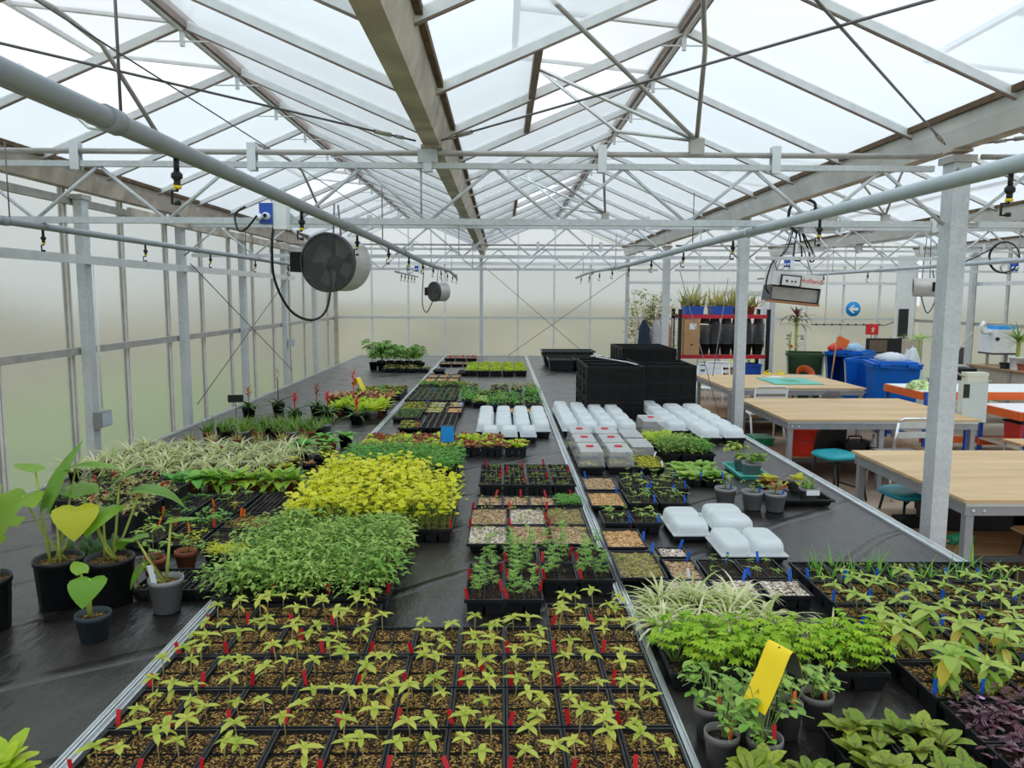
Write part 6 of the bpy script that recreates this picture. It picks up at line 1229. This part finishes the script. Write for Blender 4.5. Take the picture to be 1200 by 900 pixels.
def bin_bits():
    solid('orange_basin', MB().lathe([(.10, 0), (.16, .10), (.17, .10), (.11, -.01)], 18, mat=Matrix.Rotation(.9, 4, 'X')), ('orangep',), 'orange basin lying inside the green wheelie bin', 'basin', (5.46, 13.85, .60))
    t = thing('flag_stick', 'wooden stick with orange flag leaning on the blue bin', 'flag', (5.60, 13.15, .02)); part('stick', MB().tube([(0, 0, 0), (.16, .08, 1.32)], .014, 6), ('rust',), t); part('flag', MB().bar((.155, .08, 1.28), (.36, .10, 1.18), .004, .16), ('orangel',), t)
    def lump(n, l, c, loc, r, h, m):
        b = MB(); k = 12
        for q, z in ((1, 0), (1.08, .25), (.8, .7), (.35, .97)):
            for i in range(k): a = 2*PI*i/k; b.v.append((r*q*math.cos(a)*u(.85, 1.15)*1.3, r*q*math.sin(a)*u(.85, 1.15), h*z*u(.9, 1.1) if z else 0))
        for j in range(3):
            for i in range(k): b.face([j*k+i, j*k+(i+1) % k, (j+1)*k+(i+1) % k, (j+1)*k+i], 0, True)
        b.face([3*k+i for i in range(k)]); solid(n, b, (m,), l, c, loc)
    lump('plastic_bag', 'crumpled blue plastic bag on the lid of the far blue bin', 'bag', (6.25, 13.65, 1.077), .13, .13, 'bagblue'); lump('plastic_bag', 'crumpled red bag on the lid of the far blue bin', 'bag', (5.98, 13.80, 1.077), .10, .12, 'redb'); lump('plastic_bag', 'pale plastic bag on top of the nearest blue bin', 'bag', (5.86, 11.55, 1.077), .16, .12, 'bag')
    t = thing('picture_board', 'black framed dark board standing behind the blue bins', 'board', (6.95, 14.0, 0)); part('stand', MB().box(-.03, .03, -.02, .02, 0, 1.0), ('dull',), t); part('board', MB().box(-.32, .32, -.02, .02, 1.0, 1.28), ('cable',), t); part('panel_print', MB().box(-.27, .05, -.024, -.02, 1.03, 1.25), ('twig',), t)
    lump('gravel_sack', 'pale sack standing behind the picture board', 'bag', (7.4, 13.9, 0), .2, 1.1, 'bag')
    t = thing('tall_dracaena', 'tall dracaena with drooping leaves behind the green bin', 'plant', (5.62, 14.75, 0)); part('pot', MB().lathe([(.14, 0), (.19, .36), (.20, .36), (.20, .40), (.18, .40), (.16, .33), (.001, .33)], 18), ('potgrey',), t)
    part('trunk', MB().tube([(0, 0, .33), (.02, 0, .9), (0, 0, 1.66)], .028, 8).tube([(.02, 0, .33), (-.12, -.02, 1.1), (-.09, 0, 1.35)], .015, 6), ('petiole',), t)
    for k in range(20): part('leaf', MB().leaf((0, 0, 1.45+.2*k/20), k*2.4, u(.6, 1.3), u(-1.5, -.2), u(.36, .52), .045, 'strap', 6, .3), ('dracl' if k < 15 else 'dracp',), t)
    b = MB()
    for k in range(10): b.leaf((0, 0, 1.66), k*2.4, u(.9, 1.4), .8, u(.16, .26), .05, 'lance', 3, .3)
    part('crown', b, ('dracp',), t); b = MB()
    for k in range(26): b.disk_leaf((u(-.15, .15), u(-.1, .1), u(1.05, 1.30)), u(0, 6), u(-1, 1), u(.03, .05), R.choice((0, 0, 1)))
    part('ribbon_bunch', b, ('bag', 'redb'), t)
bin_bits()

def back_wall_items():
    t = thing('arrow_sign', 'round blue sign with a white left-pointing arrow on the end wall', 'sign', (7.50, 16.52, 1.77)); mt = Matrix.Rotation(PI/2, 4, 'X'); b = MB(); b.lathe([(.158, -.004), (.158, .004), (.001, .0042)], 36, mat=mt); part('disc', b, ('signb',), t)
    b = MB(); b.v = [(x, -.010, z) for x, z in ((-.105, 0), (-.01, .085), (.035, .085), (-.02, .030), (.11, .030), (.11, -.030), (-.02, -.030), (.035, -.085), (-.01, -.085))]; b.face([0, 1, 2, 3, 4, 5, 6, 7, 8][::-1]); part('arrow', b, ('white',), t)
    t = thing('fire_call_point', 'red fire alarm call point on the end wall', 'alarm', (7.91, 16.5, 1.34)); part('housing', MB().box(-.12, .12, -.06, .02, -.11, .11), ('firered',), t); part('panel', MB().box(-.07, .07, -.066, -.06, -.075, .075), ('redb',), t)
    b = MB(); b.box(-.012, .012, -.07, -.066, -.05, .05); b.box(-.035, .035, -.07, -.066, .0, .02); b.box(-.03, .03, -.07, -.066, -.055, -.04); part('flame_symbol', b, ('white',), t); part('cable', MB().tube([(0, 0, -.11), (0, 0, -.2), (-.03, 0, -.25)], .008, 6).tube([(.08, 0, -.11), (.08, 0, -.24)], .008, 6), ('cable',), t)
    t = thing('cable_run', 'dark cable tray running along the end wall below the sign', 'cable', (6.6, 16.5, 1.46)); part('cable', MB().tube([(0, 0, -.02), (1.6, 0, -.03), (1.95, 0, .10), (2.2, 0, .11)], .012, 6), ('wire',), t)
    for k in range(9): part('clip', MB().box(.1+k*.17, .13+k*.17, -.02, .02, -.04, .0), ('dark',), t)
    t = thing('control_cabinet', 'tall beige cabinet with a dark display panel in the far right corner', 'cabinet', (8.52, 16.2, 0)); part('cabinet_body', MB().box(-.22, .24, -.2, .3, .1, 1.16), ('beige',), t); part('plinth', MB().box(-.2, .22, -.17, .28, 0, .1), ('dark',), t); part('back_board', MB().box(-.16, .22, .2, .26, 1.16, 2.9), ('white',), t); part('display', MB().box(-.10, .10, .17, .2, 1.2, 1.78), ('glass',), t); part('display_stand', MB().tube([(0, .12, 1.16), (0, .12, 1.24)], .012, 6).box(-.08, .08, .06, .18, 1.16, 1.17), ('cable',), t); part('switch', MB().box(.08, .16, -.23, -.2, .85, .95), ('cable',), t)
    t = thing('wall_counter', 'narrow wooden counter along the right wall under the white boiler', 'counter', (7.95, 11.0, 0)); part('worktop', MB().box(0, .85, 0, 2.1, .87, .90), ('plyd',), t)
    for y in (.03, 1.0, 2.02): part('leg', MB().box(.02, .07, y, y+.05, 0, .87), ('dull',), t)
    part('cupboard', MB().box(.05, .83, .10, 2.0, .35, .86), ('beige',), t)
    t = thing('water_boiler', 'white water boiler with spout on the right wall counter', 'boiler', (8.25, 12.78, .90)); part('tank', MB().box(-.20, .22, -.2, .2, .22, .60), ('white',), t); part('stand', MB().box(-.2, .22, -.2, .2, .19, .22), ('dark',), t)
    for sx in (-.16, .16): part('leg', MB().box(sx-.015, sx+.015, -.02, .02, 0, .19), ('dull',), t)
    part('pipe', MB().tube([(-.20, -.1, .55), (-.32, -.1, .55), (-.36, -.1, .66), (-.30, -.1, .72)], .035, 8), ('white',), t); part('control_knob', MB().lathe([(.03, 0), (.03, .02), (.001, .02)], 10, mat=Matrix.Translation((-.14, -.2, .45)) @ Matrix.Rotation(PI/2, 4, 'X')), ('cable',), t); part('lid', MB().box(-.10, .18, -.15, .15, .60, .66), ('bluecard',), t)
    for k, (x, y, w, h, m, l, n, c) in enumerate(((8.1, 11.9, .09, .10, 'terracotta', 'terracotta pot on the right wall counter', 'empty_pot', 'plant pot'), (8.02, 12.2, .08, .09, 'cable', 'black tin among the clutter on the counter', 'tin', 'tin'), (8.18, 11.6, .10, .12, 'redb', 'red tin with blue badge on the counter', 'tin', 'tin'), (8.3, 11.3, .08, .14, 'bag', 'clear jar on the right wall counter', 'jar', 'jar'), (8.1, 11.15, .06, .05, 'redb', 'low red dish on the counter', 'dish', 'dish'))):
        t = thing(n, l, c, (x, y, .90), 'clutter on the right wall counter'); part('body', MB().lathe([(w*.8, 0), (w, h), (w*.9, h), (w*.75, .01), (.001, .01)], 14), (m,), t); part('rim', MB().lathe([(w*1.02, h-.015), (w*1.06, h-.015), (w*1.06, h+.004), (w*.95, h+.004)], 14), (m if m != 'redb' else 'bluep',), t)
    t = thing('desk_printer', 'black printer with raised lid beside the near column', 'printer', (7.45, 12.6, .70)); part('body', MB().box(-.25, .25, -.2, .2, 0, .18), ('cable',), t); part('lid', MB().bar((-.22, .15, .36), (.22, .15, .36), .03, .28), ('dark',), t); part('paper_tray', MB().box(-.2, .2, -.30, -.2, .02, .05), ('cable',), t)
    t = thing('side_desk', 'pale desk carrying the black printer', 'desk', (7.15, 12.3, 0)); part('desktop', MB().box(0, .75, 0, .6, .67, .698), ('pale',), t)
    for x in (.02, .69):
        for y in (.02, .54): part('leg', MB().box(x, x+.04, y, y+.04, 0, .67), ('dull',), t)
    t = thing('potted_yucca', 'spiky yucca plant cut by the right edge above the counter', 'plant', (8.06, 11.98, .90)); part('pot', MB().lathe([(.08, 0), (.11, .18), (.12, .18), (.12, .21), (.10, .21), (.09, .17), (.001, .17)], 16), ('white',), t); part('trunk', MB().tube([(0, 0, .17), (.01, 0, .44)], .03, 8), ('petiole',), t); b = MB()
    for k in range(60): b.leaf((0, 0, .42+.06*k/60), k*2.4, u(-.2, 1.3), u(-.6, .9), u(.36, .5), .028, 'tip', 4, .3, 0 if k > 8 else 1)
    part('foliage', b, ('haw', 'yleaf'), t)
    t = thing('small_palm', 'yellow-green palm leaves showing left of the near column', 'plant', (8.25, 15.2, 0)); part('pot', MB().lathe([(.12, 0), (.16, .3), (.17, .3), (.17, .34), (.15, .34), (.001, .3)], 16), ('potgrey',), t); part('trunk', MB().tube([(0, 0, .3), (0, 0, 1.2)], .02, 6), ('petiole',), t); b = MB()
    for k in range(14): b.leaf((0, 0, 1.2), k*2.4, u(.3, 1.1), u(-.9, .0), .42, .04, 'strap', 5, .3)
    part('foliage', b, ('fern',), t)
    t = thing('hose_coil', 'coil of dark cable hanging high near the right edge', 'cable', (5.55, 8.62, 2.44)); b = MB()
    for k in range(2): b.tube([((.165+.006*k)*math.cos(a*PI/14), .01*k-.03, .14+(.165+.006*k)*math.sin(a*PI/14)-.12) for a in range(29)], .007, 6)
    part('coil', b, ('cable',), t); part('loose_end', MB().tube([(-.1, -.03, .14), (-.3, -.03, .03), (-.5, -.03, -.06)], .007, 6), ('cable',), t)
back_wall_items()

def heater():
    t = thing('space_heater', 'hanging white and brown air heater with a black framed dial panel', 'heater', (3.56, 9.5, 2.12), None, -.12); t.rotation_euler = (0, .10, -.1)
    b = MB(); b.box(-.29, .29, -.14, .30, .02, .18); part('casing', b, ('white',), t)
    b = MB(); b.box(-.29, .29, .10, .30, -.17, .02); b.box(-.29, -.275, -.14, .10, -.17, .02); b.box(.275, .29, -.14, .10, -.17, .02); part('duct', b, ('dark',), t)
    part('louvre', MB().box(-.29, .29, -.18, .10, -.19, -.165), ('rust',), t)
    for k in range(3): part('louvre_blade', MB().box(-.275, .275, -.10+.05*k, -.09+.05*k, -.15, .0), ('dull',), t)
    p = part('dial_panel', MB().box(-.20, .04, -.175, -.145, .01, .15), ('cable',), t); part('dial_face', MB().box(-.185, .025, -.18, -.175, .025, .135), ('white',), p)
    b = MB()
    for x, r in ((-.13, .016), (-.07, .012), (-.03, .012)): b.lathe([(r, 0), (r, .004), (.001, .004)], 10, mat=Matrix.Translation((x, -.18, .075)) @ Matrix.Rotation(PI/2, 4, 'X'))
    part('dials', b, ('dark',), p)['kind'] = 'stuff'
    text_part('lettering', 'Holland', .085, 'firered', t, (.16, -.142, .10), (PI/2, 0, 0))
    part('chain', MB().tube([(-.22, .05, .18), (-.085, .05, .785)], .006, 5).tube([(.22, .05, .18), (-.075, .05, .785)], .006, 5), ('wire',), t)
    part('supply_cable', MB().tube(curve([(-.28, -.05, -.1), (-.34, -.05, .0), (-.30, -.05, .28), (-.16, -.05, .44), (-.08, .04, .77)]), .010, 6), ('cable',), t)
    solid('cable_loop', MB().tube(curve([(.02, 0, .37), (-.02, 0, .0), (.03, 0, -.07), (.08, 0, .0), (.02, 0, .37)]), .010, 6).tube(curve([(.02, 0, .37), (.16, 0, .05), (.19, 0, -.08), (.23, 0, .0), (.02, 0, .37)]), .010, 6), ('cable',), 'black cable loops hanging above the heater dial panel', 'cable', (3.55, 9.45, 2.52))
    solid('white_cord', MB().tube([(0, 0, 0), (0, 0, .78), (-.02, .0, .9), (-.27, .0, 1.18)], .008, 6).lathe([(.02, .78), (.03, .80), (.02, .82)], 8), ('white',), 'white pull cord hanging past the right end of the heater', 'cord', (3.85, 9.2, 1.70))
    t = thing('gear_motor', 'grey gear motor with curled cable on the second truss', 'motor', (3.42, 8.55, 2.86)); mt = Matrix.Rotation(PI/2, 4, 'Y'); part('motor_body', MB().lathe([(.001, -.24), (.07, -.22), (.085, -.2), (.085, -.03), (.001, -.03)], 16, mat=mt), ('potgrey',), t); part('gear_box', MB().box(-.03, .20, -.10, .10, -.11, .11), ('dull',), t); part('terminal_box', MB().box(-.17, -.05, -.12, -.06, -.05, .06), ('potgrey',), t); part('shaft', MB().tube([(.2, 0, -.05), (.34, 0, -.05)], .02, 8), ('dull',), t); part('mounting', MB().box(-.15, .2, -.06, .06, -.15, -.09), ('galv',), t)
    part('cable', MB().tube(curve([(-.06, -.1, .06), (-.06, -.1, .16), (-.18, -.08, .20), (-.30, -.05, .12), (-.30, -.03, -.05), (-.20, 0, -.15)]), .016, 8), ('cable',), t)
heater()

# storage rack against the end wall
def rack():
    t = thing('storage_rack', 'red-beamed storage rack against the end wall', 'rack', (3.48, 15.0, 0)); W, D = 1.66, .6
    for z in (.34, .82, 1.60):
        for y in (0, D): part('beam', MB().box(0, W, y-.02, y+.02, z, z+.075), ('rimred',), t)
        part('shelf_board', MB().box(.02, W-.02, .02, D-.02, z+.05, z+.072), ('plyd',), t)
    for x in (-.03, W+.03):
        for y in (0, D): part('upright', MB().box(x-.03, x+.03, y-.035, y+.035, 0, 1.78), ('cable',), t)
    pm = MB()
    pm.lathe([(.085, 0), (.115, .20), (.12, .20), (.12, .215), (.105, .215), (.08, .01), (.001, .01)], 14)
    lm = MB().lathe([(.118, 0), (.122, .003), (.122, .022), (.11, .022)], 14)
    for k in range(6):
        x = 3.98+k*.215-.02*(k > 3)
        s = thing('nested_pots', f'leaning stack of nested black pots on the rack, {ORD[k]} from left', 'pot stack', (x, 15.2, .895), 'stacks of nested black pots'); s.rotation_euler = (.0, u(-.03, .03), 0)
        link('pot', pm.mesh('pot', ('blackm',)) if k == 0 else potdata, s)
        if k == 0: potdata = s.children[0].data; rimdata = lm.mesh('pot_rim', ('dark',))
        for j in range(13 if k != 0 else 12): link('pot_rim', rimdata, s, (u(-.004, .004), 0, .205+j*.031))
        part('top_pot', MB().lathe([(.10, 0), (.085, .10), (.001, .10)], 14), ('dark',), s, (0, 0, .21+13*.030))
    for k, (x, w, z, h) in enumerate(((3.68, .30, .895, .36), (3.68, .30, 1.257, .33), (3.50, .04, .895, .62))):
        if k == 2: continue
        c = thing('cardboard_box', f'cardboard box on the rack, {("lower one with punched hole","upper one with white label")[k]}', 'box', (x, 15.15, z), 'cardboard boxes on the rack'); part('box', MB().box(-w/2, w/2, -.2, .2, 0, h), ('card',), c); part('tape', MB().box(-w/2-.001, w/2+.001, -.03, .03, h, h+.002), ('cream',), c)
        part('address_label' if k else 'hole', MB().box(-.05, .08, -.203, -.2, h*.4, h*.75) if k else MB().box(-.03, .03, -.203, -.2, h*.5, h*.6), ('whitel' if k else 'dark',), c)
    for k, (x, w) in enumerate(((3.75, .36), (4.3, .42))):
        c = thing('blue_crate', f'blue crate on top of the rack, {("left","right")[k]}, holding terracotta pots', 'crate', (x, 15.25, 1.675), 'blue crates on the rack'); part('crate_body', MB().cell(-w/2, w/2, -.18, .18, 0, .15, 0, .95), ('bluep',), c); part('rim', MB().box(-w/2-.01, w/2+.01, -.19, -.17, .13, .16).box(-w/2-.01, w/2+.01, .17, .19, .13, .16), ('bluep',), c)
        for q in range(2): potted('potted_grass', f'terracotta pot of straw-yellow grass in the {("left","right")[k]} blue crate, {("left","right")[q]} one', 'plant pot', x-.08+.17*q, 15.25, .075, .17, 'terracotta', 'chive', 'grassy pots on the rack', 1.69, 4.6)
    for k, x in enumerate((4.72, 5.0)): potted('potted_grass', f'terracotta pot of straw-yellow grass on the bare right end of the rack top, {("left","right")[k]}', 'plant pot', x-.1, 15.25, .08, .16, 'terracotta', 'chive', 'grassy pots on the rack', 1.675, 4.4)
    for k, (x, m, l) in enumerate(((4.15, 'bluep', 'blue crate on the bottom of the rack, left'), (4.9, 'bluep', 'blue crate on the bottom of the rack, right'), (4.55, 'card', 'flat cardboard box on the bottom of the rack'))):
        c = thing('storage_box', l, 'box', (x, 15.2, .415)); part('box', MB().cell(-.17, .17, -.2, .2, 0, .30 if k < 2 else .2, 0, .95), (m,), c); part('rim', MB().box(-.18, .18, -.21, -.19, .26 if k < 2 else .18, .30 if k < 2 else .2).box(-.18, .18, .19, .21, .26 if k < 2 else .18, .30 if k < 2 else .2), (m,), c)
    t = thing('bare_shrub', 'sparse twiggy shrub behind the black crates by the column', 'plant', (2.75, 14.6, 0)); part('pot', MB().lathe([(.14, 0), (.19, .36), (.20, .36), (.20, .40), (.18, .40), (.16, .33), (.001, .33)], 18), ('terracotta',), t); b = MB(); f = MB()
    for k in range(40):
        y = u(0, 6.3); r, z = u(.1, .62), u(1.35, 2.15); q = (r*math.cos(y), r*.6*math.sin(y), z); b.tube([(0, 0, .35), (q[0]*.3, q[1]*.3, z*.6), q], .006, 4, 0, .002)
        for j in range(14): f.leaf((q[0]*u(.6, 1.05), q[1]*u(.6, 1.05), z*u(.78, 1.02)), u(0, 6.3), u(-.3, .8), -.5, .12, .06, 'lance', 2)
    part('twigs', b, ('twig',), t); part('foliage', f, ('olive',), t)
    t = thing('coat_stand', 'clothes rail hung with dark and grey coats behind the crates', 'coat rail', (2.62, 13.9, 0)); part('rail', MB().tube([(-.2, 0, .003), (-.2, 0, 1.62), (.45, 0, 1.62), (.45, 0, .003)], .012, 6), ('dull',), t)
    for k, (x, m) in enumerate(((-.06, 'cloth'), (.16, 'clothg'), (.33, 'plye'))):
        c = MB()
        for j in range(5):
            q = j/4
            for i in range(10): a = 2*PI*i/10; c.v.append((x+(.09+.03*q)*math.cos(a)*(.4 if j == 0 else 1), .12*math.sin(a)*(.5 if j == 0 else 1), 1.60-.62*q))
        for j in range(4):
            for i in range(10): c.face([j*10+i, j*10+(i+1) % 10, (j+1)*10+(i+1) % 10, (j+1)*10+i], 0, True)
        part('coat', c, (m,), t)
    t = thing('plant_stand', 'wooden crate holding yellow cans left of the green bin', 'crate', (4.75, 13.5, 0)); part('crate_body', MB().cell(-.3, .3, -.2, .2, 0, .52, 0, 1).box(-.3, .3, -.2, .2, .50, .52), ('plyd',), t)
    for k, x in enumerate((4.66, 4.90)):
        c = thing('watering_can', f'yellow watering can on the crate beside the green bin, {("left","right")[k]}', 'watering can', (x, 13.45, .522), 'yellow watering cans'); part('can_body', MB().lathe([(.08, 0), (.085, .16), (.05, .18), (.001, .18)], 14), ('yelp',), c); part('spout', MB().tube([(.07, 0, .04), (.13, 0, .16)], .014, 6), ('yelp',), c); part('handle', MB().tube([(-.07, 0, .03), (-.12, 0, .10), (-.06, 0, .19), (.02, 0, .22)], .010, 6), ('yelp',), c)
rack()
